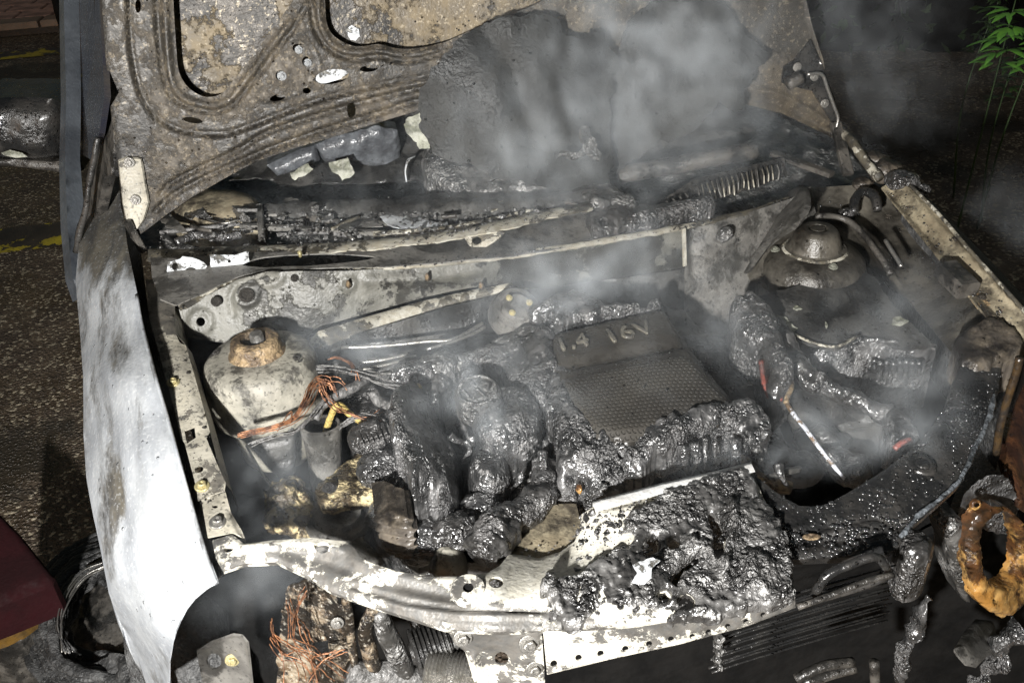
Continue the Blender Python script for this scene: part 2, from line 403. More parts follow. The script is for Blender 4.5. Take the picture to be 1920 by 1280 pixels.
def plain(name, c, rough=.5, metal=0., var=.25, bs=.3, bscale=200, drops=0., c2=None, coat=0., vs=30):
    m, nt, b = mat_new(name); tc = nt.nodes.new('ShaderNodeTexCoord'); co = tc.outputs['Object']; bscale = min(bscale, 180)
    d = c2 or tuple(x*(1-var) for x in c); nt.links.new(mixc(nt, smooth(nt, noise(nt, co, vs, 7, .68), .36, .64), c, d), b.inputs['Base Color'])
    nt.links.new(smooth(nt, noise(nt, co, 50, 5), .3, .7, max(rough-.15, .05), min(rough+.15, 1)), b.inputs['Roughness'])
    nm = bump(nt, noise(nt, co, bscale, 2, .6), bs, .004)
    if drops: nm = bump(nt, droplets(nt, co, 170, drops), .9, .0035, nm)
    nt.links.new(nm, b.inputs['Normal']); b.inputs['Metallic'].default_value = metal; b.inputs['Coat Weight'].default_value = coat
    return m
CREAM = (.60, .55, .44); WHITE = (.78, .78, .77); GREY = (.20, .195, .18); DGREY = (.055, .053, .048); BROWN = (.20, .16, .11); SOOT = (.018, .017, .016)
M = {}
M['fender'] = peel('burnt_white_paint', (.33, .342, .352), (.16, .146, .118), (.245, .257, .272), (.08, .078, .075), scale=11, thr=.37, edge=.12, rough=.5, urough=.55, fine=.16, stretch=(1.7, .5, 1), big=.6, speck=(.45, .46, .46, .4), coat=.1, grime=.62, drops=.05, dscale=120)
M['rail'] = peel('rail_metal', (.31, .29, .24), (.10, .095, .085), (.33, .305, .245), (.17, .155, .13), scale=26, thr=.43, rough=.5, speck=(.05, .05, .045, .6))
M['cross'] = peel('crossmember_metal', (.62, .595, .52), (.13, .127, .12), (.50, .475, .40), (.16, .15, .135), scale=52, thr=.485, rough=.55, edge=.035, big=1., speck=(.12, .11, .1, .45), fine=.16)
M['hood'] = peel('hood_inner_metal', (.078, .063, .043), (.028, .0245, .0195), (.05, .041, .03), (.045, .039, .031), scale=34, thr=.54, rough=.6, urough=.5, drops=.045, umetal=.2, edge=.09, fine=.2, speck=(.26, .215, .15, .4), grime=.35)
M['skin'] = peel('hood_skin_burnt', (.105, .083, .052), (.018, .0165, .0145), (.155, .12, .07), (.04, .033, .025), scale=26, thr=.50, rough=.6, big=1.0, speck=(.40, .34, .24, .45), edge=.05)
M['firewall'] = peel('firewall_metal', (.088, .086, .074), (.028, .027, .024), (.135, .131, .114), (.052, .05, .044), scale=20, thr=.49, rough=.5, big=.7, edge=.025, speck=(.06, .06, .05, .4), drops=.06)
M['lip'] = peel('lip_metal', (.36, .345, .295), (.07, .066, .058), (.27, .245, .19), (.13, .115, .085), scale=44, thr=.51, rough=.5, drops=.1, big=.9)
M['tower'] = peel('tower_metal', (.24, .228, .19), (.10, .095, .082), (.32, .30, .25), (.075, .07, .062), scale=16, thr=.42, edge=.06, rough=.55, speck=(.09, .085, .07, .8))
M['rust'] = peel('rusty_collar', (.22, .155, .085), (.055, .04, .027), (.30, .215, .12), (.10, .07, .045), scale=34, thr=.48, edge=.10, rough=.6, urough=.55, umetal=.2, fine=.8, speck=(.03, .025, .02, .6), drops=.08)
M['grimy'] = peel('grimy_rust', (.075, .048, .026), (.014, .013, .012), (.19, .155, .11), (.03, .024, .018), scale=38, thr=.53, edge=.05, rough=.5, urough=.35, fine=1., drops=.25, speck=(.5, .47, .4, .35))
M['sootmetal'] = peel('sooty_metal', (.055, .05, .044), (.022, .021, .02), (.085, .078, .068), (.035, .033, .03), scale=20, thr=.5, rough=.4, urough=.3, umetal=.3, drops=.30, edge=.08)
M['sootrail'] = peel('sooty_rail', (.12, .10, .075), (.04, .035, .03), (.07, .06, .05), (.025, .022, .02), scale=12, thr=.5, rough=.4, urough=.35, umetal=.4, drops=.2, edge=.1)
M['wetblack'] = peel('wet_black_metal', (.028, .027, .025), (.014, .014, .014), (.04, .037, .034), (.02, .02, .02), scale=16, thr=.5, rough=.35, urough=.25, umetal=.1, drops=.75, dscale=135, edge=.1, coat=.3)
M['char'] = char('wet_char', (.022, .022, .022), (.085, .083, .082), (.32, .56), s=170, dist=.012, coat=.5, ash=(.20, .195, .19, .58))
M['char2'] = char('crumbly_char', (.02, .019, .018), (.075, .072, .07), (.34, .55), s=150, dist=.013, coat=.35, ash=(.17, .165, .16, .6))
M['charash'] = char('ashy_char', (.03, .029, .027), (.10, .097, .092), (.4, .62), s=130, dist=.010, coat=.2, ash=(.26, .255, .245, .55))
M['heapchar'] = char('ash_streaked_char', (.025, .024, .023), (.10, .097, .093), (.34, .55), s=150, dist=.013, coat=.35, ash=(.34, .335, .325, .555))
M['dust'] = peel('grey_ash_metal', (.105, .10, .092), (.045, .043, .04), (.15, .143, .13), (.07, .067, .06), scale=18, thr=.46, edge=.07, rough=.55, urough=.45, umetal=.3, drops=.10, speck=(.03, .03, .028, .6))
M['dustdark'] = peel('dark_ash_metal', (.038, .037, .035), (.018, .018, .017), (.06, .058, .054), (.028, .027, .026), scale=16, thr=.5, edge=.08, rough=.45, urough=.35, umetal=.2, drops=.16, speck=(.10, .098, .09, .3))
M['void'] = plain('cavity_shade', (.004, .004, .004), .8, c2=(.010, .0095, .009), vs=9, bs=.4, bscale=60); M['void'].node_tree.nodes['Principled BSDF'].inputs['Specular IOR Level'].default_value = .15  # near-black standing in for shade in cavities; also hedge cores and sack
M['copper'] = plain('copper_wire', (.38, .175, .085), .5, .4, c2=(.07, .035, .024), vs=70)
M['braid'] = plain('yellow_braid', (.45, .34, .10), .6, .0, c2=(.20, .15, .05), vs=300, bs=.9, bscale=500)
M['white'] = peel('bare_white', (.50, .52, .54), (.05, .05, .047), (.40, .41, .41), (.12, .115, .10), scale=40, thr=.42, rough=.5, big=.8, edge=.02)
M['cable'] = plain('burnt_cable', (.05, .049, .047), .5, c2=(.16, .155, .15), vs=120, bs=.9, bscale=220)
M['cover'] = plain('engine_cover_plastic', (.02, .018, .0155), .34, c2=(.036, .032, .026), vs=9, bs=.15)
M['gold'] = peel('sandy_residue', (.30, .24, .13), (.035, .03, .022), (.46, .38, .22), (.09, .07, .045), scale=40, thr=.50, edge=.05, rough=.65, urough=.35, fine=1.2, drops=.2, speck=(.02, .018, .015, .8))
M['steel'] = plain('dull_steel', (.36, .35, .33), .38, .8, c2=(.2, .19, .17), vs=50)
M['yzinc'] = plain('yellow_zinc', (.52, .46, .26), .4, .6, c2=(.36, .31, .16), vs=60)
M['dblue'] = plain('dashboard_grey', (.10, .107, .115), .35, c2=(.045, .047, .052), vs=26, bs=1., bscale=60, drops=.2)
M['bodyblue'] = plain('door_paint', (.07, .078, .088), .4, c2=(.03, .034, .04), vs=6, coat=.4)
M['darkpane'] = plain('sooty_pane', (.02, .022, .035), .2, c2=(.045, .04, .035), vs=5, coat=.5)
M['pale'] = peel('pale_ash_flake', (.26, .265, .21), (.08, .08, .065), (.34, .34, .29), (.14, .145, .10), scale=40, thr=.46, edge=.08, rough=.7, umetal=0)
M['amber'] = peel('melted_amber', (.30, .145, .035), (.03, .018, .01), (.42, .25, .085), (.085, .038, .015), scale=22, thr=.50, rough=.3, urough=.3, umetal=0, edge=.06, drops=.3, coat=.5)
M['matdark'] = peel('hanging_mat', (.016, .016, .0145), (.008, .008, .0075), (.024, .0235, .021), (.012, .012, .011), scale=9, thr=.5, rough=.6, urough=.5, umetal=0, edge=.12, drops=.10, dscale=130, fine=.35)
M['tyre'] = peel('burnt_tyre', (.035, .035, .035), (.018, .018, .018), (.075, .075, .074), (.03, .03, .03), scale=24, thr=.5, edge=.06, rough=.6, urough=.5, umetal=0, fine=1., drops=.08, speck=(.14, .14, .135, .4))
M['railR'] = peel('scorched_rail', (.30, .26, .18), (.09, .075, .055), (.20, .165, .11), (.05, .042, .034), scale=14, thr=.45, edge=.12, rough=.45, urough=.4, umetal=.3, drops=.12)
M['drop'] = plain('water_drop', (.02, .02, .02), .12, var=0, bs=0.); M['drop'].node_tree.nodes['Principled BSDF'].inputs['IOR'].default_value = 2.1
def scatter(name, poly, surf, n, rmin, rmax, mat, parent, flat=.55, rough=0., seed=0, lift=0.):   # beads of water or crumbs sitting on a surface, one mesh
    import bmesh
    rg = np.random.default_rng(seed); P = np.array(poly, float)[:, :2]; lo, hi = P.min(0), P.max(0); xy = []
    while len(xy) < n:
        c = rg.uniform(lo, hi, (n*2, 2)); c = c[inpoly(c[:, 0], c[:, 1], P)]; w = vnoise(np.c_[c/55., np.full(len(c), seed+.5)], seed)
        xy += c[w+rg.uniform(-.5, .5, len(c)) > -.05].tolist()
    xy = np.array(xy[:n]); C0 = surf(xy[:, 0], xy[:, 1]); bm = bmesh.new(); bmesh.ops.create_icosphere(bm, subdivisions=1 if rough else 2, radius=1)
    S = np.array([v.co[:] for v in bm.verts]); F0 = np.array([[v.index for v in f.verts] for f in bm.faces]); bm.free(); V = []; F = []
    for i, c in enumerate(C0):
        r = rmin+(rmax-rmin)*rg.random()**2.5; s = S*np.array([1, 1, flat])*r
        if rough: s = s*(1+rough*rg.normal(0, 1, (len(S), 1)))*rg.uniform(.6, 1.5, 3)
        F.append(F0+len(S)*i); V.append(s+c+np.array([0, 0, lift]))
    return mk(name, np.vstack(V), np.vstack(F), mat, parent, smooth=not rough, kind='stuff')
M['matdark'].node_tree.nodes['Principled BSDF'].inputs['Specular IOR Level'].default_value = .2
M['towerR'] = peel('sooty_grey_metal', (.066, .06, .05), (.028, .025, .021), (.095, .086, .07), (.042, .037, .03), scale=13, thr=.48, edge=.12, rough=.4, urough=.35, umetal=.35, drops=.15)

# ------------------------------------------------------------------ ground
def ground_mat():
    m, nt, b = mat_new('wet_asphalt'); co = nt.nodes.new('ShaderNodeTexCoord').outputs['Object']
    v = nt.nodes.new('ShaderNodeTexVoronoi'); v.inputs['Scale'].default_value = 95; nt.links.new(co, v.inputs['Vector'])
    sp = nt.nodes.new('ShaderNodeSeparateColor'); nt.links.new(v.outputs['Color'], sp.inputs[0])
    c = mixc(nt, smooth(nt, noise(nt, co, 5, 6, .7), .4, .62), (.066, .048, .034), (.115, .085, .058))
    c = mixc(nt, smooth(nt, sp.outputs[1], .80, .95), c, (.42, .36, .26))
    c = mixc(nt, smooth(nt, noise(nt, co, 1.3, 5, .6), .52, .6), c, (.045, .036, .026))
    nt.links.new(c, b.inputs['Base Color']); nt.links.new(smooth(nt, noise(nt, co, 3, 5), .4, .6, .25, .6), b.inputs['Roughness'])
    h = mth(nt, 'ADD', smooth(nt, v.outputs['Distance'], 0., .7, 1., 0.), mth(nt, 'MULTIPLY', noise(nt, co, 60, 6, .7), 1.2))
    nt.links.new(bump(nt, h, .9, .009), b.inputs['Normal']); return m
mk('ground', [(-60, -40, GROUND), (60, -40, GROUND), (60, 160, GROUND), (-60, 160, GROUND)], [(0, 1, 2, 3)], ground_mat(), kind='structure')
# pavement of brick pavers beyond the road, with its kerb
MP = plain('paver', (.55, .33, .26), .7, c2=(.25, .15, .12), vs=4, bs=.5, bscale=60); MK = plain('kerb_stone', (.28, .2, .15), .7, vs=6)
pv = mk('pavement', [(-9, 7.2, GROUND+.10), (-1.5, 7.2, GROUND+.10), (-1.5, 14, GROUND+.10), (-9, 14, GROUND+.10), (-9, 7.2, GROUND-.05), (-1.5, 7.2, GROUND-.05)],
        [(0, 1, 2, 3), (4, 5, 1, 0)], plain('mortar', (.10, .08, .065), .8), kind='structure', smooth=False)
pm = None
def slab(name, x, y, w, d, mat, parent, zt, cache={}):
    key = (name, round(w, 2), round(d, 2), mat.name)
    if key not in cache:
        b = .008; V = []; h = .05
        for z, i in ((-h, 0), (-b, 0), (0, b)): V += [(-w/2+i, -d/2+i, z), (w/2-i, -d/2+i, z), (w/2-i, d/2-i, z), (-w/2+i, d/2-i, z)]
        F = [(8, 9, 10, 11)]+[(r*4+k, r*4+(k+1) % 4, r*4+4+(k+1) % 4, r*4+4+k) for r in (0, 1) for k in range(4)]
        me = bpy.data.meshes.new(name); me.from_pydata(V, [], F); me.update(); me.materials.append(mat); cache[key] = me
    return put(name, cache[key], (x, y, zt+random.uniform(-.003, .003)), parent, rot=(0, 0, random.uniform(-.01, .01)))
for r in range(9):
    for c in range(9):
        slab('paver', -4.1+c*.31+(r % 2)*.155, 7.52+r*.31, .295, .295, MP, pv, GROUND+.112)
for c in range(5): slab('kerb_stone', -4.3+c*.62, 7.21, .6, .22, MK, pv, GROUND+.118)
MY = peel('worn_yellow_line', (.50, .40, .03), (.07, .055, .04), (.38, .30, .03), (.05, .04, .03), scale=9, thr=.55, rough=.6, umetal=0, big=1.2)
for i, (y0, y1, x0, x1) in enumerate(((6.35, 6.6, -5.5, -1.6), (2.62, 2.90, -2.9, -1.15))):
    mk('road_line', [(x0, y0, GROUND+.004), (x1, y0, GROUND+.004), (x1, y1, GROUND+.004), (x0, y1, GROUND+.004)], [(0, 1, 2, 3)], MY, kind='structure')

# ------------------------------------------------------------------ the burnt car
CAR = empty('burnt_car', (0, .3, GROUND), 'burnt out white hatchback with open hood and melted engine bay', 'car')
# left wing: painted, sooty towards the windscreen
fo = [(228, 400), (235, 456), (254, 550), (265, 610), (288, 700), (310, 775), (325, 830), (335, 867), (365, 973), (385, 1040), (403, 1090)]
arch = [(385, 1102), (365, 1119), (350, 1138), (339, 1159), (330, 1180), (324, 1200), (318, 1235), (318, 1300)]
sil = [(280, 1300), (262, 1240), (248, 1199), (226, 1165), (204, 1112), (190, 1039), (175, 966), (162, 893), (156, 812), (156, 700), (149, 610), (141, 524), (149, 449), (165, 400), (185, 330), (205, 300), (222, 330)]
fs = ZS((228, 400, .05), (265, 610, .02), (310, 775, -.02), (335, 867, -.05), (365, 973, -.09), (403, 1090, -.12), (365, 1119, -.165), (339, 1159, -.21), (318, 1235, -.28), (318, 1300, -.35),
        (190, 560, .005), (215, 700, -.012), (245, 850, -.055), (280, 980, -.10), (310, 1060, -.14), (285, 1180, -.23),
        (149, 610, -.07), (156, 812, -.13), (175, 966, -.18), (204, 1112, -.25), (248, 1199, -.34), (280, 1300, -.44), (149, 449, .0), (205, 300, .07))
wing = panel('fender', fo+arch+sil, fs, M['fender'], CAR, step=9, skirt=(0, 0, -.004), smoothline=0, relief=[(fo, 5, -.005), (curve([(196, 800), (204, 900), (214, 1000), (226, 1090)], 4), 7, .004), (curve([(212, 820), (222, 920), (236, 1010)], 4), 8, -.005), ('pit', 260, 690, 30, -.003)], noise=[(.0012, 9, 3, False, 3)],
      wear_and_light=[(190, 420, (70, 60), -.6), (240, 400, (60, 70), -.5), (220, 960, (22, 110), -.30), (215, 640, (20, 70), -.12), (310, 1050, (90, 120), .35), (290, 900, (40, 60), .15), (200, 560, (30, 40), -.15), (240, 760, (40, 60), .1)],  # front tip painted lighter, standing in for the lamp's glare
      label='white fender scorched brown and black near the windscreen')
tube('folded_hem', [fs(np.array([float(p[0])]), np.array([float(p[1])]))[0]+np.array([.001, 0, -.003]) for p in fo[2:]], .0028, M['fender'], wing)
# lower side of the wing, out of sight from above but there
S3 = np.array([fs(np.array([p[0]]), np.array([p[1]]))[0] for p in resample(sil[:-3], 14, False)])
side = []; 
for k, (dx, dz) in enumerate(((0, -.003), (-.004, -.06), (.0, -.14), (.02, -.22))): side.append(S3+np.array([dx, .0, dz]))
V = np.vstack(side); n = len(S3); mk('fender_side', V, [(r*n+i, r*n+i+1, (r+1)*n+i+1, (r+1)*n+i) for r in range(3) for i in range(n-1)], M['fender'], CAR)
# dark trough between wing and rail
panel('wing_trough', [(232, 420), (262, 470), (278, 590), (305, 690), (345, 830), (392, 1010), (415, 1080), (404, 1092), (360, 973), (300, 760), (258, 590), (228, 430)],
      ZS((240, 430, -.05), (300, 700, -.12), (380, 1000, -.2), (410, 1085, -.21)), M['sootmetal'], CAR, step=14)
# inner wing rail
ro = K(4, (460, 330), (480, 520), (540, 740), (600, 960), (640, 1130))+K(7, (950, 30), (1010, 260), (1018, 322))+K(7, (1155, 272), (1162, 235), (1110, 120), (1060, 0))+K(4, (780, 1080), (720, 860), (660, 650), (630, 640), (612, 600), (606, 455), (560, 330))
rs = ZS((275, 540, .0), (330, 540, .0), (300, 677, -.015), (345, 650, -.015), (325, 760, -.035), (385, 770, -.035), (368, 915, -.075), (423, 905, -.075))
rail = panel('wing_rail', ro, rs, M['rail'], CAR, step=7, thick=.0025, holes=[ell(373, 879, 8.5, 6.5, -15), [k1(4, *p) for p in ((655, 1085), (705, 1065), (712, 1120), (668, 1150))]],
             relief=[(K(4, (600, 470), (650, 640), (760, 1000), (830, 1270)), 9, -.004)], noise=[(.0012, 22, 3, False, 2)],
             wear_and_light=[(300, 560, (60, 60), -.25), (335, 755, (16, 30), -.05), (320, 610, (30, 30), -.1)], label='cream and brown flaked inner wing rail with bolts')
drop = K(4, (606, 455), (612, 600), (660, 650), (720, 860), (780, 1080), (830, 1270))+[(423, 905)]
A = np.array([rs(np.array([p[0]]), np.array([p[1]]))[0] for p in resample(drop, 10, False)])
V = np.vstack([A+np.array([0, 0, -.002]), A+np.array([.006, 0, -.02]), A+np.array([.008, 0, -.06])]); n = len(A)
mk('rail_flange', V, [(r*n+i, r*n+i+1, (r+1)*n+i+1, (r+1)*n+i) for r in range(2) for i in range(n-1)], M['rail'], rail)
upn = np.array([.1, -.15, 1])
bolt(rs(np.array([325.]), np.array([717.]))[0], upn, .010, M['yzinc'], rail); bolt(rs(np.array([379.]), np.array([911.]))[0], upn, .0105, M['yzinc'], rail)
r2 = K(7, (1035, 320), (1160, 280), (1185, 375), (1240, 465), (1262, 520), (1230, 500), (1190, 488), (1068, 512))
rs2 = ZS((378, 938, -.083), (430, 935, -.083), (388, 1005, -.095), (455, 1005, -.1))
rb = panel('rail_end_bracket', r2, rs2, M['rail'], CAR, step=5, thick=.0025, holes=[ell(403, 949, 5.5, 3.5)], wear_and_light=[(410, 960, 60, .12)], relief=[(K(7, (1185, 375), (1262, 520)), 6, -.006)])
bolt(rs2(np.array([408.]), np.array([979.]))[0], upn, .0115, M['steel'], rb)

# ---- hood, pushed up past upright: inner frame with openings, outer skin behind it
ha = math.radians(95); HD = PL((0, .36, .05), (0, -math.sin(ha), -math.cos(ha)))
ho = [(150, -300), (191, 0), (200, 120), (210, 221), (225, 330), (236, 420), (246, 446), (259, 442), (319, 397), (360, 369), (435, 326), (480, 302), (560, 275), (640, 252), (720, 226), (800, 202), (1000, 180), (1200, 178), (1390, 193), (1465, 212), (1550, 252), (1566, 262), (1542, 110), (1522, 50), (1440, -300)]
open1 = curve([(330, -170), (322, -60), (322, 0), (326, 70), (331, 130), (341, 156), (359, 175), (384, 186), (411, 181), (431, 161), (469, 112), (525, 37), (556, -8), (600, -90), (560, -175), (450, -190)], 3).tolist()
open2 = curve([(700, -190), (640, -140), (612, -50), (610, 15), (614, 50), (628, 72), (657, 88), (684, 90), (710, 86), (740, 93), (770, 95), (815, 88), (845, 77), (890, 56), (935, 36), (972, 22), (1030, -6), (1090, -60), (1080, -160), (900, -200)], 3).tolist()
g1 = curve([(239, -70), (240, 0), (244, 94), (262, 176), (292, 221), (330, 244), (394, 255), (431, 251), (487, 232), (562, 202), (640, 178), (720, 160), (830, 140)], 4)
g2 = curve([(286, -70), (289, 0), (296, 94), (311, 169), (338, 199), (394, 214), (431, 204), (455, 180), (500, 122), (548, 58), (580, 0), (600, -70)], 4)
g3 = curve([(580, -40), (583, 10), (588, 45), (602, 78), (635, 106), (672, 114), (710, 108), (740, 115), (770, 117), (825, 104), (900, 78)], 4)
g4 = curve([(290, 400), (319, 370), (375, 338), (450, 303), (525, 272), (640, 234), (720, 210), (800, 186), (1000, 168)], 4)
g5 = curve([(300, 368), (319, 345), (375, 315), (442, 285), (480, 261), (525, 240), (640, 204), (760, 172), (830, 160)], 4)
b1 = curve([(305, -70), (307, 0), (312, 100), (322, 160), (345, 189), (390, 201), (428, 192), (455, 160), (500, 100), (545, 45)], 4)
b3 = curve([(596, -40), (597, 20), (602, 50), (616, 80), (645, 98), (675, 102), (710, 98), (745, 105), (770, 107), (822, 97)], 4)
hh = [open1, open2, ell(557, 92, 9, 8), ell(574, 117, 8, 9), ell(526, 143, 10, 9.5), ell(520, 186, 15, 6.5, -12), ell(622, 146, 33, 14, -8), ell(692, 131, 17, 6, -4), ell(659, 208, 8, 15), ell(360, 228, 19, 5.5, 9), ell(257, 13, 5.5, 13), ell(575, 172, 8, 6)]
hood = panel('hood', ho, HD, M['hood'], CAR, holes=hh, step=5.5, thick=.0015,
             relief=[('in', np.vstack([g1, [(830, -90), (239, -90)]]), 5, -.010), ('in', np.vstack([g2, [(600, -90), (286, -90)]]), 5, -.009), ('in', np.vstack([g3, [(900, -90), (580, -90)]]), 5, -.010), (g1, 3.5, -.010), (g2, 3.5, -.010), (g3, 4, -.012), (g4, 4, -.014), (g5, 4.5, -.012), (b1, 8, .009), (b3, 7, .011), ('edge', 5, .003),
                     (curve([(470, 160), (500, 190), (560, 175), (600, 130), (570, 75), (530, 85)], 4, True), 5, .003), ('pit', 526, 143, 22, .004), (curve([(1395, 165), (1470, 180), (1555, 232)], 4), 7, .008), (curve([(1400, 185), (1470, 200), (1555, 248)], 4), 4, -.004)],
             noise=[(.0018, 9, 3, False, 4)], wear_and_light=[(300, 290, (90, 80), .10), (240, 150, (30, 200), -.05), (480, 130, (80, 90), .06), (700, 190, (160, 40), .05), (430, 250, (100, 25), -.08), (1480, 180, (90, 60), .35), (1470, 30, (70, 70), -.3)],
             label='raised hood, brown scorched inner frame with burnt through openings')
sk = [(190, -290), (262, 150), (300, 215), (400, 235), (480, 200), (600, 215), (740, 150), (1000, 120), (1420, 120), (1500, 60), (1430, -290)]
skin = panel('outer_skin', sk, HD, M['skin'], hood, step=12, back=.058, thick=.001, noise=[(.006, 7, 3, False, 11)],
             wear_and_light=[(400, 20, (60, 34), -.25), (490, 20, (26, 40), -.25), (445, 55, (26, 26), -.2), (455, 100, (40, 26), -.28), (395, 152, (30, 24), .22), (355, 70, (20, 40), .1), (850, 25, (170, 60), .14), (660, 70, (35, 35), -.15)])
hn = -HD.n if (HD.n@(CAM-HD.p)) < 0 else HD.n
def onh(px, py, off): return HD(np.array([float(px)]), np.array([float(py)]))[0]+hn*off
for px, py, r in ((528, 144, .0085), (577, 119, .007), (560, 95, .007)): bolt(onh(px, py, -.008), hn, r, M['white'], hood, 'rubber_stop')
panel('paint_flake', [(588, 152), (600, 135), (640, 128), (655, 140), (640, 150), (615, 156), (600, 160)], HD, M['white'], hood, step=5, back=.014, thick=.0008, rag=3)
panel('paint_flake', [(650, 62), (662, 52), (676, 60), (678, 78), (668, 86), (656, 84)], HD, M['white'], hood, step=5, back=.052, thick=.0008, rag=4, noise=[(.002, 60, 2, False, 1)])
br = panel('hinge_plate', K(1, (600, 800), (640, 785), (708, 790), (722, 880), (745, 1005), (720, 1090), (690, 1135), (650, 1140), (622, 1010)), HD, M['rail'], hood, step=6, back=-.008, thick=.006, wear_and_light=[(255, 400, 30, .3), (250, 330, (12, 40), .1)], relief=[('edge', 5, .003)])
for px, py in ((245, 301), (256, 371)): bolt(onh(px, py, .012), hn, .0095, M['steel'], br)
# right hand hinge and arm
hr = panel('hinge_plate', K(3, (740, 320), (790, 290), (870, 190), (930, 330), (985, 470), (1010, 590), (985, 610), (930, 520), (880, 440), (800, 420), (730, 400)), HD, M['wetblack'], hood, step=6, back=-.012, thick=.006)
for px, py in (k1(3, 880, 365), k1(3, 930, 495), k1(3, 797, 320)): bolt(onh(px, py, .018), hn, .009, M['steel'], hr)
tube('hinge_pin', [onh(*k1(3, 735, 395), .03), onh(*k1(3, 800, 360), .03)], .014, M['sootmetal'], hr)
tube('hinge_wire', [onh(*k1(3, x, y), .03) for x, y in ((830, 350), (900, 350), (930, 420), (960, 500), (980, 560), (970, 610))], .0035, M['steel'], hr)
bar('hinge_arm', onh(*k1(3, 980, 590), .02), Z(*k1(3, 1065, 850), .03), .022, .012, M['sootmetal'], CAR)
bar('hinge_arm', onh(*k1(1, 640, 1090), .015), Z(268, 470, .01), .02, .012, M['sootmetal'], CAR)

# ---- body side, door edge and mirror behind the left wing
dpl = YS((150, 100, 1.15))
panel('door_edge', [(118, -60), (121, 60), (124, 180), (122, 300), (126, 420), (136, 520), (150, 560), (160, 420), (150, 300), (152, 180), (150, 60), (146, -60)], YS((130, 0, 1.05), (130, 500, .62), (150, 250, .85)), M['bodyblue'], CAR, step=14, thick=.03)
panel('side_window', [(146, -60), (150, 60), (152, 180), (152, 290), (172, 300), (186, 250), (196, 180), (190, 60), (184, -60)], YS((150, 0, 1.04), (180, 0, .62), (160, 280, .8)), M['darkpane'], CAR, step=16, thick=.01)
panel('windscreen_pillar', [(172, -60), (180, 60), (190, 160), (178, 260), (168, 330), (158, 420), (176, 420), (196, 330), (214, 330), (212, 220), (203, 110), (194, -60)], YS((190, 0, .60), (190, 300, .50), (200, 420, .42)), M['sootmetal'], CAR, step=12, thick=.02)
mr = panel('door_mirror', curve([(-40, 190), (0, 183), (60, 182), (100, 186), (116, 196), (121, 230), (121, 275), (110, 292), (60, 296), (0, 292), (-40, 290)], 3, True), YS((40, 240, .95)), M['wetblack'], CAR, step=7, dome=(.05, 45), skirt=(0, .16, 0), noise=[(.006, 25, 4, True, 6)], label='melted black door mirror')
panel('mirror_arm', [(-40, 296), (40, 300), (100, 304), (150, 296), (158, 318), (140, 328), (90, 320), (30, 312), (-40, 310)], YS((40, 300, .93)), M['sootmetal'], mr, step=8, dome=(.012, 9), skirt=(0, .08, 0))
panel('paint_flake', K(1, (5, 765), (50, 750), (110, 765), (138, 785), (80, 790), (20, 778)), YS((40, 290, .88)), M['pale'], mr, step=4)
tube('seam_bead', [Yp(*k1(1, x, y), .46+.0*y) for x, y in ((490, 690), (470, 800), (445, 920), (430, 1040), (400, 1150), (380, 1260))], .006, M['wetblack'], CAR, amp=.003)
# ---- windscreen scuttle, plenum and firewall
panel('scuttle_floor', [(262, 450), (300, 380), (480, 300), (800, 200), (1400, 190), (1600, 300), (1660, 350), (1500, 400), (1280, 440), (960, 490), (720, 510), (480, 515), (330, 580)],
      ZS((280, 450, -.02), (600, 420, -.03), (1000, 380, -.03), (1500, 320, -.03), (800, 220, .04), (480, 510, -.05), (1280, 440, -.03), (720, 505, -.05)), M['charash'], CAR, step=7, noise=[(.012, 16, 4, True, 21), (.005, 60, 3, True, 22)])
# dashboard seen below the hood arch
db = panel('dashboard', [(430, 340), (480, 300), (590, 255), (700, 225), (800, 200), (1000, 170), (1400, 190), (1420, 260), (1300, 300), (1100, 330), (800, 345), (560, 350)], YS((480, 330, .52), (700, 300, .50), (1300, 260, .50), (700, 220, .62)), M['dustdark'], CAR, step=9, noise=[(.02, 9, 4, True, 8)])
panel('dashboard_trim', [(590, 270), (640, 250), (700, 236), (745, 240), (752, 290), (740, 318), (700, 312), (660, 296), (640, 300), (605, 300)], YS((600, 280, .47), (740, 260, .47)), M['dblue'], db, step=5, rag=4, dome=(.02, 22), skirt=(0, .05, 0), noise=[(.006, 30, 4, True, 3)])
panel('dashboard_trim', [(500, 310), (560, 280), (592, 272), (600, 300), (560, 318), (520, 330)], YS((540, 300, .46)), M['dblue'], db, step=6, dome=(.015, 14), skirt=(0, .05, 0))
for i, pl in enumerate(([(543, 322), (575, 312), (590, 318), (572, 330), (556, 336), (548, 330)], [(620, 305), (655, 298), (663, 330), (642, 342), (632, 328), (622, 324)], [(755, 232), (790, 214), (806, 240), (806, 282), (790, 280), (770, 258)])):
    panel('ash_flake', pl, YS((600, 300, .40 if i < 2 else .34)), M['pale'], db, step=5, thick=.001, rag=5, noise=[(.006, 40, 3, False, i)])
tube('bent_strip', [Yp(762, 340, .4), Yp(760, 318, .4), Yp(766, 300, .4), Yp(776, 294, .42)], .006, M['white'], db, flat=.3)
# brown burnt cap at the left
panel('wiper_motor_lid', curve([(320, 400), (345, 372), (390, 362), (440, 366), (480, 378), (494, 400), (480, 418), (420, 424), (350, 420)], 3, True), ZS((400, 400, .03)), M['railR'], CAR, step=7, dome=(.03, 40), skirt=(0, 0, -.05), noise=[(.005, 20, 4, True, 2)], label='brown burnt lump beside the left hood hinge')
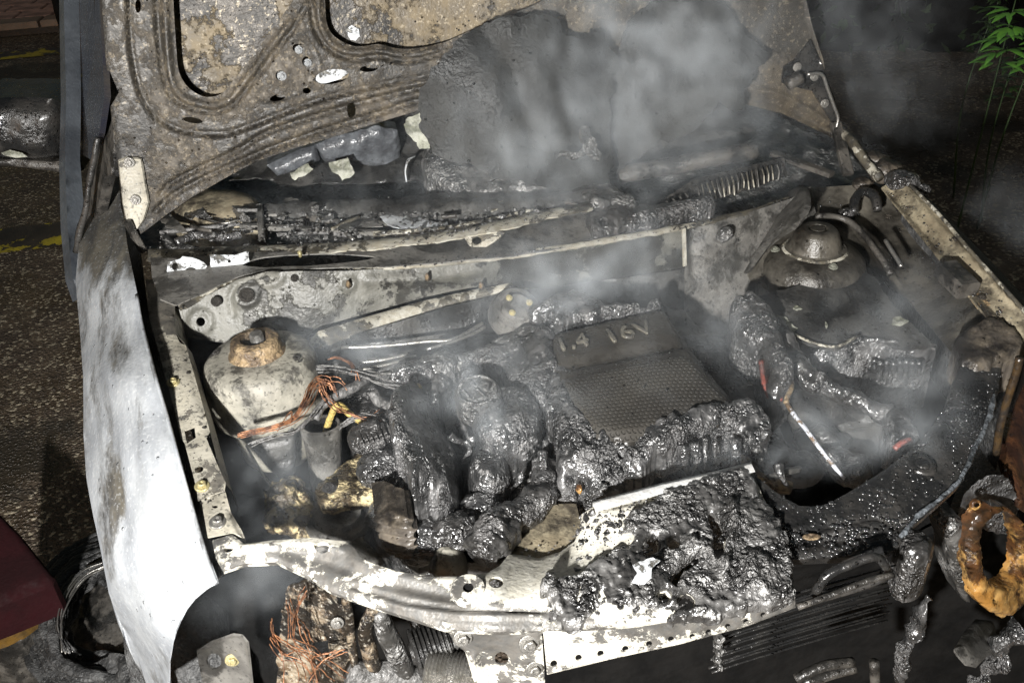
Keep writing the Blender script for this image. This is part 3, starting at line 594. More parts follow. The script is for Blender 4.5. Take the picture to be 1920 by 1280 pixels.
# long wiper linkage rails and bracket
wl_ = empty('wiper_linkage', Z(480, 430, .03)); wl_.parent = CAR; wl_.location = Vector(WORLD[wl_.name]-WORLD[CAR.name])
for a, b, w, h in (((452, 424, .035), (720, 438, .04), .012, .010), ((500, 402, .04), (720, 392, .045), .014, .006), ((560, 412, .03), (610, 410, .03), .012, .004)):
    bar('link_rod', Z(*a), Z(*b), w, h, M['dust'], wl_)
bar('bracket', Z(487, 390, .05), Z(492, 455, .03), .012, .02, M['dust'], wl_); bar('bracket', Z(455, 398, .045), Z(480, 400, .045), .02, .02, M['dust'], wl_)
tube('link_rod', [Z(700, 440, .04), Z(820, 432, .04), Z(930, 412, .045), Z(1000, 396, .05)], .007, M['lip'], wl_)
for pts, r, m in (([(300, 436), (380, 428), (450, 420)], .004, 'cable'), ([(330, 455), (370, 440), (420, 446), (452, 440)], .008, 'char2'), ([(560, 405), (640, 418), (720, 420), (790, 432)], .007, 'sootmetal'), ([(520, 440), (600, 436), (680, 446)], .004, 'cable')):
    tube('scuttle_cable', [Z(x, y, .035) for x, y in pts], r, M[m], wl_, amp=.002)
panel('bare_patch', [(712, 408), (740, 402), (800, 408), (836, 416), (838, 426), (800, 430), (742, 424)], ZS((700, 415, .045)), M['white'], CAR, step=5, thick=.0012, rag=5, noise=[(.003, 30, 3, False, 5)], label='bare white scrap of scuttle')
panel('bare_patch', K(2, (240, 1090), (300, 1060), (400, 1075), (420, 1130), (300, 1140)), ZS((700, 415, .04)), M['dust'], CAR, step=6)
# upper lip
u_t = [(276, 462), (360, 462), (440, 458), (600, 452), (700, 446), (830, 430), (930, 412), (1030, 388), (1110, 374)]
u_b = [(1112, 388), (1034, 404), (932, 430), (832, 447), (702, 463), (600, 470), (440, 477), (360, 480), (276, 484)]
panel('windscreen_flange', u_t+u_b, ZS((276, 470, .03), (700, 455, .05), (1110, 380, .065)), M['lip'], CAR, step=6, thick=.003, rag=2.2, relief=[('edge', 4, -.004)], wear_and_light=[(700, 455, (300, 30), .08), (950, 415, (120, 30), .12), (300, 470, (60, 40), -.25)], noise=[(.002, 25, 3, False, 3)])
panel('flange_tab', K(2, (830, 1190), (900, 1160), (1000, 1150), (1030, 1165), (1000, 1195), (930, 1240), (890, 1255), (850, 1225)), ZS((900, 440, .05), (930, 460, .035), (860, 460, .035)), M['lip'], CAR, holes=[ell(*k1(2, 890, 1203), 9, 7)], step=5, thick=.003)
# plenum wall between the lips: pale patches left, black gap
pw = panel('plenum_wall', [(282, 484), (440, 476), (600, 469), (702, 463), (832, 447), (932, 430), (1112, 390), (1280, 380), (1280, 425), (960, 480), (720, 500), (560, 505), (490, 506), (440, 520), (330, 572), (300, 560), (285, 520)],
      YS((300, 500, .19), (700, 470, .175), (1000, 430, .18), (1280, 400, .18), (500, 500, .15)), M['dust'], CAR, step=7, holes=[curve([(455, 497), (480, 486), (540, 478), (600, 476), (660, 478), (704, 484), (640, 495), (560, 499), (500, 501)], 3, True)],
      noise=[(.004, 14, 3, False, 9)])
panel('bare_patch', [(316, 490), (345, 482), (375, 486), (390, 500), (378, 516), (352, 528), (330, 528), (314, 512)], YS((350, 505, .165)), M['white'], pw, step=5, rag=3.5, holes=[ell(328, 500, 6, 7), ell(358, 508, 11, 7)], thick=.002)
panel('bare_patch', [(392, 480), (425, 478), (466, 474), (468, 492), (440, 503), (398, 505)], YS((430, 490, .168)), M['white'], pw, step=5, rag=3.5, holes=[ell(430, 490, 3, 3)], thick=.002)
blob('yellow_clip', Yp(562, 476, .165), (.003, .003, .0055), M['yzinc'], pw, amp=.001, sub=3)
# lower lip
l_t = [(330, 566), (380, 540), (440, 512), (490, 498), (560, 496), (650, 497), (720, 492), (830, 484), (960, 471), (1100, 449), (1280, 418), (1400, 392), (1480, 366)]
l_b = [(1484, 372), (1402, 400), (1282, 428), (1102, 459), (962, 481), (832, 495), (722, 503), (650, 508), (560, 508), (492, 511), (444, 526), (384, 556), (336, 580)]
panel('firewall_lip', l_t+l_b, ZS((335, 572, .005), (490, 505, .03), (720, 500, .03), (960, 478, .03), (1280, 425, .03), (1480, 370, .03)), M['lip'], CAR, step=5, thick=.004, rag=1.6, relief=[('edge', 3, -.003)],
      wear_and_light=[(850, 490, (130, 14), .3), (1150, 450, (150, 20), .35), (580, 505, (120, 20), -.1), (1420, 390, 70, -.4)])
# firewall, flaked
ft = l_b[::-1]; 
fb = [(1284, 520), (1180, 540), (1100, 552), (1000, 545), (960, 530), (880, 540), (800, 556), (700, 584), (600, 612), (560, 640), (480, 650), (400, 640), (350, 632)]
fw = panel('firewall', ft[:11]+fb, YS((336, 580, .128), (490, 511, .12), (720, 503, .113), (960, 481, .115), (1280, 428, .12), (350, 632, .11), (600, 612, .085), (800, 556, .11), (960, 530, .125), (1280, 520, .135)), M['firewall'], CAR, step=6, thick=.003,
      holes=[ell(378, 602, 8.5, 8.5)], relief=[('pit', 378, 602, 20, .008), (ell(378, 602, 20, 20), 6, .006), (ell(463, 553, 20, 17, -20), 6, .007), (ell(505, 522, 24, 12, -10), 5, .006), (curve([(436, 590), (430, 560), (445, 535), (480, 528)], 4), 6, -.006), (curve([(690, 525), (800, 520), (900, 505)], 4), 14, .008), (ell(652, 531, 13, 10), 5, .006)],
      noise=[(.003, 12, 3, False, 14)], wear_and_light=[(590, 555, (55, 30), .22), (640, 560, (16, 14), -.3), (400, 590, (60, 45), .16), (470, 560, (25, 25), -.25), (860, 510, (150, 22), .2), (760, 530, (60, 20), -.05), (985, 495, (60, 30), -.3), (1150, 500, (120, 50), -.22), (560, 590, (40, 10), -.2)],
      label='flaked grey firewall panel behind the engine')
for px, py, r in ((406, 565, .009), (505, 579, .008), (553, 521, .007), (652, 533, .006), (585, 590, .007), (463, 553, .013)):
    bolt(Yp(px, py, .112 if px > 350 else .12)+np.array([0, -.004, .002]), (0, -1, .25), r, M['sootmetal'], fw, 'plug', head=(r < .009))
for px, py in ((802, 522), (654, 535), (903, 538)): tube('rubber_stud', [Yp(px, py, .10), Yp(px-2, py-8, .085)], [.006, .002], M['rust'], fw, n=1)
# ledge below
lt = [(575, 640), (600, 616), (700, 588), (800, 560), (880, 543), (960, 530), (1010, 520)]
lb = [(1030, 536), (968, 546), (890, 562), (830, 578), (705, 616), (640, 636), (600, 652), (580, 656)]
panel('firewall_ledge', lt+lb, ZS((600, 615, -.05), (800, 557, -.05), (960, 530, -.045), (600, 650, -.07), (830, 578, -.066), (965, 546, -.06)), M['lip'], CAR, step=6, thick=.004, relief=[('edge', 5, -.006)], holes=[ell(638, 604, 4, 4)], wear_and_light=[(700, 600, (80, 30), .1), (900, 548, (80, 14), .12), (620, 628, (40, 30), -.15)])
panel('firewall_lower', [(575, 645), (640, 634), (705, 614), (830, 576), (960, 545), (1060, 535), (1300, 500), (1300, 640), (1000, 700), (700, 760), (560, 760)], YS((600, 650, .06), (960, 545, .12), (1300, 500, .13), (600, 760, .03), (1000, 700, .08)), M['dustdark'], CAR, step=10, noise=[(.01, 12, 4, True, 31)])
# pipes along the firewall
for pts, r, m in (([(640, 652), (720, 648), (800, 640), (850, 636), (895, 612), (905, 606)], .0035, 'steel'), ([(800, 655), (850, 640), (890, 624), (910, 612)], .003, 'steel'), ([(675, 680), (720, 674), (765, 664)], .0035, 'steel'), ([(675, 694), (730, 682), (780, 668)], .0035, 'steel'), ([(700, 704), (740, 694), (770, 690)], .003, 'dust')):
    tube('brake_pipe', [Z(x, y, -.075) for x, y in pts], r, M[m], CAR)
# round servo / badge shaped boss
bs = lathe('brake_servo', [(.0, .016), (.022, .016), (.026, .012), (.028, .004), (.040, .002), (.044, -.004), (.046, -.03)], Z(968, 580, -.045), M['dust'], CAR, axis=(.1, -.6, .8), amp=.001)
for a in (0, 2.1, 4.2): bolt(Z(968, 580, -.045)+np.array([.022*math.cos(a), -.010+.013*math.sin(a), .016+.01*math.sin(a)]), (.1, -.6, .8), .006, M['yzinc'], bs)
# ---- left strut tower
tc0 = Z(483, 662, -.03); tw = lathe('strut_tower', [(.0, .003), (.03, .003), (.05, .002), (.068, .0), (.080, -.004), (.088, -.012), (.0925, -.026), (.094, -.05), (.094, -.09), (.090, -.108), (.082, -.118), (.07, -.124), (.06, -.2)], tc0, M['tower'], CAR, seg=64, amp=.0015, scale=30, label='grey strut tower with a rusty collar, paint blistered')
lathe('collar', [(.016, .006), (.018, .022), (.023, .029), (.032, .029), (.038, .026), (.0405, .018), (.041, .008), (.045, .004), (.047, .001)], tc0, M['rust'], tw, seg=48, amp=.001, scale=60, label='rusty strut collar')
lathe('strut_rod', [(.012, -.01), (.0115, .03), (.010, .036), (.0, .036)], tc0+np.array([.004, .003, 0]), M['dust'], tw, seg=20)
for dx, dy in ((-.066, .02), (.062, -.032), (.02, .07)): bolt(tc0+np.array([dx, dy, -.004]), (dx*2, dy*2, 1), .0105, M['sootmetal'], tw)
for i in range(5):
    a = -2.2+i*.34; bolt(tc0+np.array([.063*math.cos(a), .063*math.sin(a), -.0035]), (0, 0, 1), .0045, M['rust'], tw, 'rivet', head=False)
# bracket hanging in front of the tower
tb = panel('tower_bracket', [(440, 800), (470, 778), (520, 758), (548, 764), (556, 800), (553, 886), (520, 893), (505, 880), (480, 850)], YS((440, 800, -.075), (556, 770, -.085), (553, 886, -.10), (480, 850, -.10)), M['dustdark'], CAR, step=5, dome=(.012, 14), skirt=(0, .05, -.005), relief=[(((470, 835), (552, 815)), 4, -.004), (((505, 868), (552, 852)), 3, -.005)], label='dark bracket below the left strut tower')
panel('bracket_plate', [(462, 786), (480, 774), (520, 760), (530, 775), (490, 800), (470, 806)], YS((462, 786, -.095)), M['white'], tb, step=4, holes=[ell(495, 783, 3.5, 3)], thick=.002)
bolt(Yp(461, 795, -.10), (-.2, -1, .4), .008, M['dust'], tb)
tube('bracket_wire', [Yp(462, 835, -.11), Yp(470, 850, -.12), Yp(490, 885, -.13), Yp(508, 910, -.14)], .0022, M['steel'], tb)
# open tube with a braided lead
ft0 = Z(602, 797, -.13); fn = lathe('funnel_tube', [(.026, .0), (.030, .003), (.034, .0), (.034, -.006), (.031, -.02), (.028, -.06), (.026, -.11), (.025, -.16)], ft0, M['dust'], CAR, axis=(.06, .16, 1), seg=36, amp=.001)
lathe('inner_wall', [(.026, 0.), (.025, -.10), (0, -.1)], ft0, M['void'], fn, axis=(.06, .16, 1), seg=24)
tube('braided_lead', [Z(608, 820, -.16), Z(615, 795, -.13), Z(627, 765, -.10), Z(640, 760, -.095), Z(655, 775, -.10), Z(690, 795, -.12), Z(715, 788, -.13)], .0055, M['braid'], fn, amp=.0015, scale=300)
tube('braided_lead', [Z(770, 752, -.08), Z(776, 735, -.075), Z(786, 724, -.075)], .006, M['braid'], CAR)
# copper wires
wires('copper_wires', P3([(447, 818, -.07), (480, 810, -.065), (520, 800, -.06), (550, 785, -.06), (572, 755, -.05), (585, 725, -.045), (600, 712, -.045), (618, 715, -.05), (625, 728, -.06)]), 13, .0017, .0008, M['copper'], CAR, 1, .006)
wires('copper_wires', P3([(620, 672, -.06), (635, 670, -.055), (655, 680, -.055), (668, 695, -.06), (672, 708, -.07)]), 7, .0014, .0008, M['copper'], CAR, 2, .004)
wires('copper_wires', P3([(600, 712, -.045), (605, 735, -.06), (630, 765, -.09), (660, 775, -.09), (700, 785, -.1), (730, 775, -.1)]), 5, .002, .0007, M['copper'], CAR, 3, .010)
wires('copper_wires', P3([(550, 790, -.06), (545, 770, -.055), (520, 785, -.06)]), 2, .002, .0008, M['copper'], CAR, 4, .01)
tube('burnt_cable', P3([(590, 785, -.1), (605, 760, -.085), (640, 738, -.08), (670, 722, -.08), (690, 708, -.085)]), .008, M['cable'], CAR, amp=.003)
tube('burnt_cable', P3([(700, 735, -.09), (710, 752, -.1), (735, 762, -.1), (760, 750, -.09)]), .009, M['cable'], CAR, amp=.003)

# litter of burnt wires, clips and flakes in the scuttle
rg = np.random.default_rng(77)
for k in range(26):
    px, py = rg.uniform(330, 1080), rg.uniform(385, 440)-.0; py -= max(0, (px-700))*.10; L_ = rg.uniform(18, 70); a = rg.normal(-.05, .25); z = .045+rg.uniform(-.01, .02)
    pts = [(px, py), (px+L_*.5*math.cos(a)+rg.normal(0, 4), py+L_*.5*math.sin(a)+rg.normal(0, 4)), (px+L_*math.cos(a), py+L_*math.sin(a))]
    tube('scuttle_litter', [Z(x, y, z) for x, y in pts], rg.uniform(.0015, .005), M[('cable', 'steel', 'charash', 'sootmetal', 'lip')[k % 5]], CAR, seg=6, amp=.0015, scale=120)
for k in range(14):
    px, py = rg.uniform(300, 1050), rg.uniform(380, 440); py -= max(0, (px-700))*.10; r_ = rg.uniform(7, 18)
    panel('scuttle_flake', ell(px, py, r_*1.6, r_*.6, rg.uniform(-30, 30), 9), ZS((px, py, .05), (px+10, py, .05+rg.normal(0, .006)), (px, py+10, .05+rg.normal(0, .008))), M[('charash', 'dust', 'sootmetal', 'charash')[k % 4]], CAR, step=4, thick=.002, rag=6, noise=[(.003, 60, 3, True, k)])
scatter('char_crumbs', [(300, 440), (480, 380), (1100, 345), (1130, 370), (900, 430), (600, 455), (300, 470)], ZS((300, 450, .04), (700, 420, .05), (1100, 365, .06)), 420, .0015, .006, M['charash'], CAR, .7, .25, 3)
scatter('water_drops', l_t+l_b, ZS((335, 572, .007), (490, 505, .032), (720, 500, .032), (960, 478, .032), (1280, 425, .032), (1480, 370, .032)), 140, .0010, .0026, M['drop'], CAR, .7, 0, 5)
scatter('water_drops', u_t+u_b, ZS((276, 470, .032), (700, 455, .052), (1110, 380, .067)), 160, .0010, .0026, M['drop'], CAR, .7, 0, 6)

wires('charred_wires', P3([(560, 700, -.07), (600, 690, -.06), (660, 700, -.065), (720, 720, -.08), (760, 730, -.09)]), 7, .004, .0014, M['cable'], CAR, 41, .015)
wires('charred_wires', P3([(640, 800, -.11), (680, 780, -.10), (730, 800, -.10), (760, 840, -.11)]), 6, .004, .0014, M['cable'], CAR, 42, .015)
wires('charred_wires', P3([(470, 830, -.08), (520, 812, -.075), (560, 800, -.075), (600, 760, -.07)]), 4, .003, .0012, M['cable'], CAR, 43, .01)
# ---- bay floor and engine mass under everything
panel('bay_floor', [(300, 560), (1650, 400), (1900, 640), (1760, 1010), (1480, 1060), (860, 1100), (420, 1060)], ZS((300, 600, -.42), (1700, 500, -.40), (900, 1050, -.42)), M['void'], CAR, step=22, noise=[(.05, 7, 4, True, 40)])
panel('engine_block', [(640, 720), (760, 690), (1000, 600), (1250, 570), (1420, 700), (1480, 860), (1380, 900), (1100, 960), (940, 1060), (760, 1060), (680, 960)],
      ZS((640, 720, -.19), (1250, 570, -.13), (1000, 700, -.13), (1480, 860, -.22), (760, 1060, -.23), (1100, 950, -.21)), M['char2'], CAR, step=8, skirt=(0, 0, -.15), noise=[(.02, 12, 4, True, 44), (.004, 70, 3, True, 2)], label='black charred engine block')
def lump(name, ol, zs, H, w, mat='char', parent=None, amp=.008, sc=28, step=4.5, sd=0, sk=-.06, pits=(), fine=.0035, smoothl=3, wear_and_light=None, rag=6., holes=(), **kw):
    return panel(name, ol, zs, M[mat], parent or CAR, step=step, dome=(H, w), skirt=(0, 0, sk), up_dir=(0, -.12, .99), smoothline=smoothl, rag=rag, holes=holes, relief=list(pits),
                 noise=[(amp*.6, sc, 3, True, sd), (fine, 85, 3, True, sd+3), (amp*.6, sc*.45, 2, False, sd+5)], wear_and_light=wear_and_light, **kw)
# engine cover
cs = ZS((1030, 630, -.048), (1245, 577, -.045), (1285, 640, -.052), (1042, 687, -.055), (1120, 805, -.062), (1388, 752, -.070), (1050, 770, -.06), (1300, 690, -.056))
cov = panel('engine_cover', [(1022, 640), (1036, 622), (1100, 604), (1229, 574), (1250, 577), (1290, 635), (1330, 684), (1390, 755), (1350, 785), (1280, 806), (1180, 824), (1112, 816), (1070, 775), (1040, 720)], cs, M['cover'], CAR, step=5.5, skirt=(0, 0, -.05),
            relief=[('edge', 13, -.014), (((1038, 692), (1160, 672), (1288, 648)), 4, -.005), ('in', [(1034, 628), (1229, 579), (1246, 582), (1274, 632), (1270, 642), (1045, 682), (1034, 658)], 9, .010)], noise=[(.005, 8, 2, False, 77)], label='black engine cover with raised figures')
def mesh_mat():
    m, nt, b = mat_new('cover_mesh'); co = nt.nodes.new('ShaderNodeTexCoord').outputs['Object']
    mp = nt.nodes.new('ShaderNodeMapping'); mp.inputs['Rotation'].default_value = (0, 0, .12); mp.inputs['Scale'].default_value = (125, 125, 125); nt.links.new(co, mp.inputs[0])
    sx = nt.nodes.new('ShaderNodeSeparateXYZ'); nt.links.new(mp.outputs[0], sx.inputs[0])
    a = mth(nt, 'SINE', mth(nt, 'MULTIPLY', mth(nt, 'ADD', sx.outputs[0], mth(nt, 'MULTIPLY', sx.outputs[1], .5)), 6.283))
    c = mth(nt, 'SINE', mth(nt, 'MULTIPLY', sx.outputs[1], 6.283))
    h = smooth(nt, mth(nt, 'MULTIPLY', mth(nt, 'ADD', a, 1.), mth(nt, 'ADD', c, 1.)), .9, 2.2)
    nt.links.new(mixc(nt, smooth(nt, noise(nt, co, 9, 5), .35, .65), (.052, .048, .041), (.033, .03, .026)), b.inputs['Base Color'])
    b.inputs['Roughness'].default_value = .45; nt.links.new(bump(nt, h, 1., -.004), b.inputs['Normal']); return m
panel('mesh_insert', [(1040, 700), (1160, 677), (1284, 653), (1304, 668), (1332, 700), (1382, 757), (1340, 786), (1280, 806), (1180, 822), (1114, 815), (1072, 770), (1048, 725)], cs, mesh_mat(), cov, step=6, back=-.0022, thick=.001, relief=[('edge', 12, -.012)], noise=[(.005, 8, 2, False, 77)])
def frame_at(px, py, sf, e=6):
    o = sf(np.array([px, px+e, px]), np.array([py, py, py-e])); x = o[1]-o[0]; y = o[2]-o[0]; x /= np.linalg.norm(x); n = np.cross(x, y); n /= np.linalg.norm(n); return o[0], x, np.cross(n, x), n
def text(name, s, px, py, px2, py2, size, mat, parent):
    a = cs(np.array([px, px2]), np.array([py, py2])); x = a[1]-a[0]; x /= np.linalg.norm(x); _, _, _, n = frame_at(px, py, cs); y = np.cross(n, x)
    fc = bpy.data.curves.new(name, 'FONT'); fc.body = s; fc.size = size; fc.extrude = .0022; fc.bevel_depth = .0007; fc.space_character = 1.08; fc.materials.append(mat)
    tmp = bpy.data.objects.new('tmp', fc); COL.objects.link(tmp); dg = bpy.context.evaluated_depsgraph_get()
    me = bpy.data.meshes.new_from_object(tmp.evaluated_get(dg)); bpy.data.objects.remove(tmp); me.materials.clear(); me.materials.append(mat)
    v = np.array([w.co[:] for w in me.vertices]); v[:, 1] += .0006*np.sin(v[:, 0]*400); me.vertices.foreach_set('co', v.ravel()); me.update()
    o = put(name, me, (0, 0, 0), parent); p = a[0]+n*.0115
    Mx = Matrix(((x[0], y[0], n[0], p[0]), (x[1], y[1], n[1], p[1]), (x[2], y[2], n[2], p[2]), (0, 0, 0, 1)))
    o.matrix_parent_inverse = Matrix.Translation(Vector(-WORLD[parent.name])); o.matrix_basis = Mx
    return o
ML = plain('raised_figures', (.13, .12, .095), .25, c2=(.05, .046, .04), vs=40, coat=.4)  # lighter than the cover: the figures' glint is put into the colour
text('raised_lettering', '1.4', 1046, 668, 1110, 655, .043, ML, cov); text('raised_lettering', '16V', 1140, 654, 1228, 634, .050, ML, cov)
# melted masses around the cover
L = {}
L['a'] = lump('melted_manifold', K(5, (1000, 540), (1050, 640), (1120, 740), (1190, 805), (1290, 835), (1400, 800), (1500, 755), (1580, 735), (1700, 700), (1880, 690), (1960, 760), (1980, 830), (1940, 900), (1870, 860), (1840, 800), (1700, 800), (1570, 850), (1480, 900), (1400, 970), (1320, 1050), (1270, 1105), (1170, 1100), (1060, 1080), (1000, 1010), (985, 900), (965, 780), (945, 640), (930, 560)),
     ZS((1040, 700, -.075), (1100, 850, -.09), (1250, 830, -.08), (1060, 900, -.115), (1150, 920, -.125), (1410, 780, -.09), (1430, 850, -.11)), .012, 20, amp=.016, sd=1, rag=12, pits=[('pit', 1090, 915, 13, -.05), ('pit', 1164, 860, 7, -.03), ('pit', 1068, 905, 8, -.02), ('pit', 1350, 800, 14, -.02)], label='melted glossy black mass in front of the engine cover')
for q, (px, py, s) in enumerate(((1164, 858, .005), (1170, 856, .004), (1075, 888, .0035), (1085, 916, .005))):
    blob('amber_shard', Z(px, py, -.115), (s*.7, s, s*1.1), M['amber'], L['a'], amp=.002, sub=3, seed=q)  # small amber shards set in the melt
L['b'] = lump('melted_hose', K(5, (230, 690), (300, 650), (375, 655), (430, 740), (470, 840), (530, 930), (556, 1020), (552, 1100), (545, 1185), (480, 1195), (430, 1150), (380, 1090), (330, 1080), (318, 1000), (270, 900), (240, 820)), ZS((750, 760, -.07), (780, 850, -.085), (830, 950, -.12)), .05, 36, amp=.012, sd=7, label='tall melted hose mass left of the oil cap')
L['c'] = lump('melted_cap', ell(952, 806, 66, 58, -8, 22), ZS((952, 800, -.115)), .055, 30, amp=.006, sd=12, smoothl=0, rag=3, pits=[(((935, 775), (950, 800), (945, 825)), 5, -.012), (ell(950, 805, 50, 42), 5, -.006)], label='round melted cap, glossy and cracked')
L['c2'] = lump('melted_cap', ell(917, 900, 42, 38, 0, 18), ZS((917, 895, -.15)), .045, 26, amp=.005, sd=17, smoothl=0, rag=3, label='small round melted lump in front of the cracked cap')
L['d'] = lump('melted_housing', K(5, (520, 740), (560, 700), (640, 720), (690, 690), (800, 660), (900, 700), (960, 760), (975, 860), (960, 960), (900, 980), (840, 960), (860, 1080), (830, 1150), (760, 1120), (700, 1150), (620, 1120), (570, 1090), (600, 960), (560, 880), (540, 800)),
     ZS((870, 790, -.135), (980, 820, -.14), (920, 920, -.18)), .02, 24, amp=.012, sd=22, label='melted housing round the cracked cap')
L['e'] = lump('melted_intake', K(5, (430, 540), (560, 470), (700, 420), (860, 370), (960, 330), (985, 420), (990, 500), (1040, 540), (985, 560), (960, 640), (930, 680), (800, 640), (740, 560), (620, 530), (520, 560), (470, 640), (440, 720), (400, 680), (410, 600)),
     ZS((830, 700, -.085), (1030, 640, -.055), (930, 690, -.09), (1020, 720, -.075)), .016, 26, amp=.011, sd=27, label='melted intake duct behind the oil cap')
L['f'] = lump('melted_duct', K(5, (975, 200), (1050, 180), (1110, 205), (1190, 235), (1290, 245), (1440, 225), (1480, 236), (1330, 275), (1200, 290), (1080, 320), (985, 350), (940, 345), (1000, 280)), ZS((1050, 570, -.04), (1220, 578, -.04), (1030, 610, -.045)), .02, 14, amp=.010, sd=33)
# oil cap with its badge
cp = frame_at(895, 735, ZS((895, 735, -.075))); oc = lathe('oil_cap', [(.0, .012), (.030, .012), (.033, .011), (.036, .006), (.037, 0), (.037, -.03)], Z(896, 742, -.068), M['charash'], CAR, axis=(-.05, -.2, 1), amp=.0012, scale=60, label='round cap carrying a car badge')
o0 = Z(896, 742, -.068); ax_, ay_, an_ = basis((-.05, -.2, 1)); ax_, ay_ = np.array([1., 0, .05]), np.array([.0, 1, .2])
def oc_p(u, v): return o0+ax_*u*.001+ay_*v*.001+an_*.0135
tube('badge_ring', [oc_p(29*math.cos(t), 29*math.sin(t)) for t in np.linspace(0, 2*math.pi, 25)], .0022, M['charash'], oc, n=1, amp=.001)
for st in ([(-9, 26), (0, 6), (9, 26)], [(-24, 12), (-11, -20), (0, 2), (11, -20), (24, 12)]): tube('badge_stroke', [oc_p(*p) for p in st], .0020, M['charash'], oc, n=1, amp=.0008)
# rough hose running forward
tube('melted_pipe', P3([(1030, 880, -.13), (1010, 930, -.125), (960, 975, -.12), (925, 1005, -.115), (895, 1040, -.12)]), [.022, .024, .024, .03, .022], M['char2'], CAR, seg=26, n=14, amp=.014, scale=45, label='thick crumbling pipe leading to the crossmember')
tube('melted_pipe', P3([(1012, 860, -.11), (1020, 900, -.12), (1010, 945, -.13)]), [.012, .017, .014], M['char'], CAR, seg=20, n=12, amp=.009, scale=50)
# small lumps left of the hose mass: connector, alternator
for k, (px, py, z, rx, ry, rz, mt, amp) in enumerate(((695, 820, -.10, .030, .022, .018, 'char2', .008), (715, 880, -.13, .030, .030, .02, 'char', .010), (770, 700, -.075, .035, .022, .02, 'char', .010), (825, 690, -.08, .04, .02, .02, 'charash', .010), (745, 785, -.10, .02, .014, .014, 'char', .006), (790, 1010, -.16, .045, .035, .03, 'char', .012), (740, 960, -.16, .035, .02, .02, 'char', .01), (850, 1000, -.15, .03, .03, .025, 'char2', .01), (900, 965, -.17, .04, .02, .03, 'char', .01), (1040, 590, -.05, .04, .02, .025, 'char2', .012), (1080, 585, -.05, .03, .02, .02, 'char', .01), (990, 640, -.08, .06, .02, .02, 'charash', .01), (545, 950, -.20, .028, .036, .03, 'gold', .022), (575, 985, -.21, .014, .03, .02, 'gold', .014))):
    blob('burnt_lump', Z(px, py, z), (rx, ry, rz), M[mt], CAR, amp=amp, scale=30, seed=50+k, sub=5)
for k in range(6): bar('connector_rib', Z(672+k*9, 812-k*3, -.082), Z(680+k*9, 834-k*3, -.085), .005, .006, M['char2'], CAR)
# engine mount arm and round bush, alternator bracket
am = panel('mount_arm', [(590, 918), (598, 903), (613, 892), (653, 860), (679, 843), (705, 863), (727, 892), (752, 911), (755, 923), (723, 926), (686, 924), (646, 928), (617, 936), (600, 934)], ZS((600, 915, -.145), (750, 915, -.145), (680, 845, -.155)), M['gold'], CAR, step=4, skirt=(0, .002, -.030), noise=[(.003, 60, 3, True, 2)], relief=[('edge', 5, -.003), ('pit', 672, 890, 9, -.008), ('pit', 700, 905, 7, -.006)], label='forged engine mount arm with sandy residue')
bolt(Z(618, 915, -.142), (0, -.1, 1), .011, M['char2'], am)
lathe('mount_bush', [(0, .004), (.030, .004), (.036, .002), (.040, -.008), (.047, -.012), (.050, -.02), (.046, -.034), (.052, -.038), (.053, -.05), (.047, -.06), (.047, -.10)], Z(632, 958, -.185), M['dust'], CAR, axis=(.1, -.12, 1), seg=44, label='round engine mount bush')
ab = panel('alternator_bracket', K(8, (180, 340), (260, 330), (370, 380), (400, 450), (400, 600), (330, 600), (240, 560), (200, 440)), YS((720, 980, -.36), (770, 1030, -.40)), M['sootrail'], CAR, step=4, dome=(.010, 10), skirt=(0, .06, 0), rag=2, relief=[(K(8, (200, 400+j*45), (395, 450+j*45)), 3.5, -.009) for j in range(-1, 5)], noise=[(.003, 40, 3, True, 4)])
blob('sensor_dome', Z(*k1(8, 590, 640), -.17), (.024, .022, .028), M['tower'], CAR, amp=.003, sub=4)
tube('sensor_lead', P3(K(8, (490, 680, -.16), (500, 620, -.15), (540, 580, -.15), (600, 570, -.155))), .004, M['dust'], CAR)
for k, (a, b, w, h) in enumerate((((820, 955, -.19), (905, 940, -.19), .03, .02), ((812, 985, -.2), (880, 1000, -.2), .04, .03), ((880, 930, -.18), (905, 960, -.18), .02, .02), ((905, 975, -.19), (945, 955, -.19), .015, .02), ((655, 1010, -.22), (700, 1060, -.22), .03, .02), ((770, 1035, -.2), (800, 1060, -.2), .03, .03))):
    bar('casting_rib', Z(*a), Z(*b), w, h, M['rust' if k % 3 == 0 else 'dust'], CAR)
# ---- front crossmember, burnt through in places
burnt = [curve(K(9, (250, 400), (300, 430), (335, 500), (325, 610), (295, 660), (262, 610), (275, 520), (245, 450)), 2, True).tolist(), curve(K(9, (40, 760), (70, 700), (140, 640), (200, 610), (185, 670), (110, 720), (70, 790)), 2, True).tolist(),
         curve(K(9, (80, 850), (130, 815), (175, 850), (160, 905), (100, 905)), 2, True).tolist(), curve(K(8, (1640, 530), (1700, 470), (1730, 520), (1720, 590), (1660, 580)), 2, True).tolist(), curve(K(8, (1770, 520), (1820, 480), (1850, 540), (1800, 570)), 2, True).tolist(), curve(K(8, (1720, 810), (1770, 780), (1800, 830), (1750, 850)), 2, True).tolist()]
top = [(396, 1010), (434, 999), (456, 1017), (510, 1011), (583, 1006), (649, 1013), (664, 1026), (674, 1044), (700, 1055), (743, 1069), (812, 1078), (860, 1077), (915, 1069), (938, 1056), (956, 1034), (975, 1036), (1010, 1042), (1050, 1030), (1075, 1012), (1086, 985), (1088, 962), (1114, 946), (1180, 930), (1240, 914), (1330, 896), (1409, 875)]
rgt = [(1418, 896), (1432, 930), (1456, 971), (1474, 1002), (1484, 1043), (1492, 1118)]
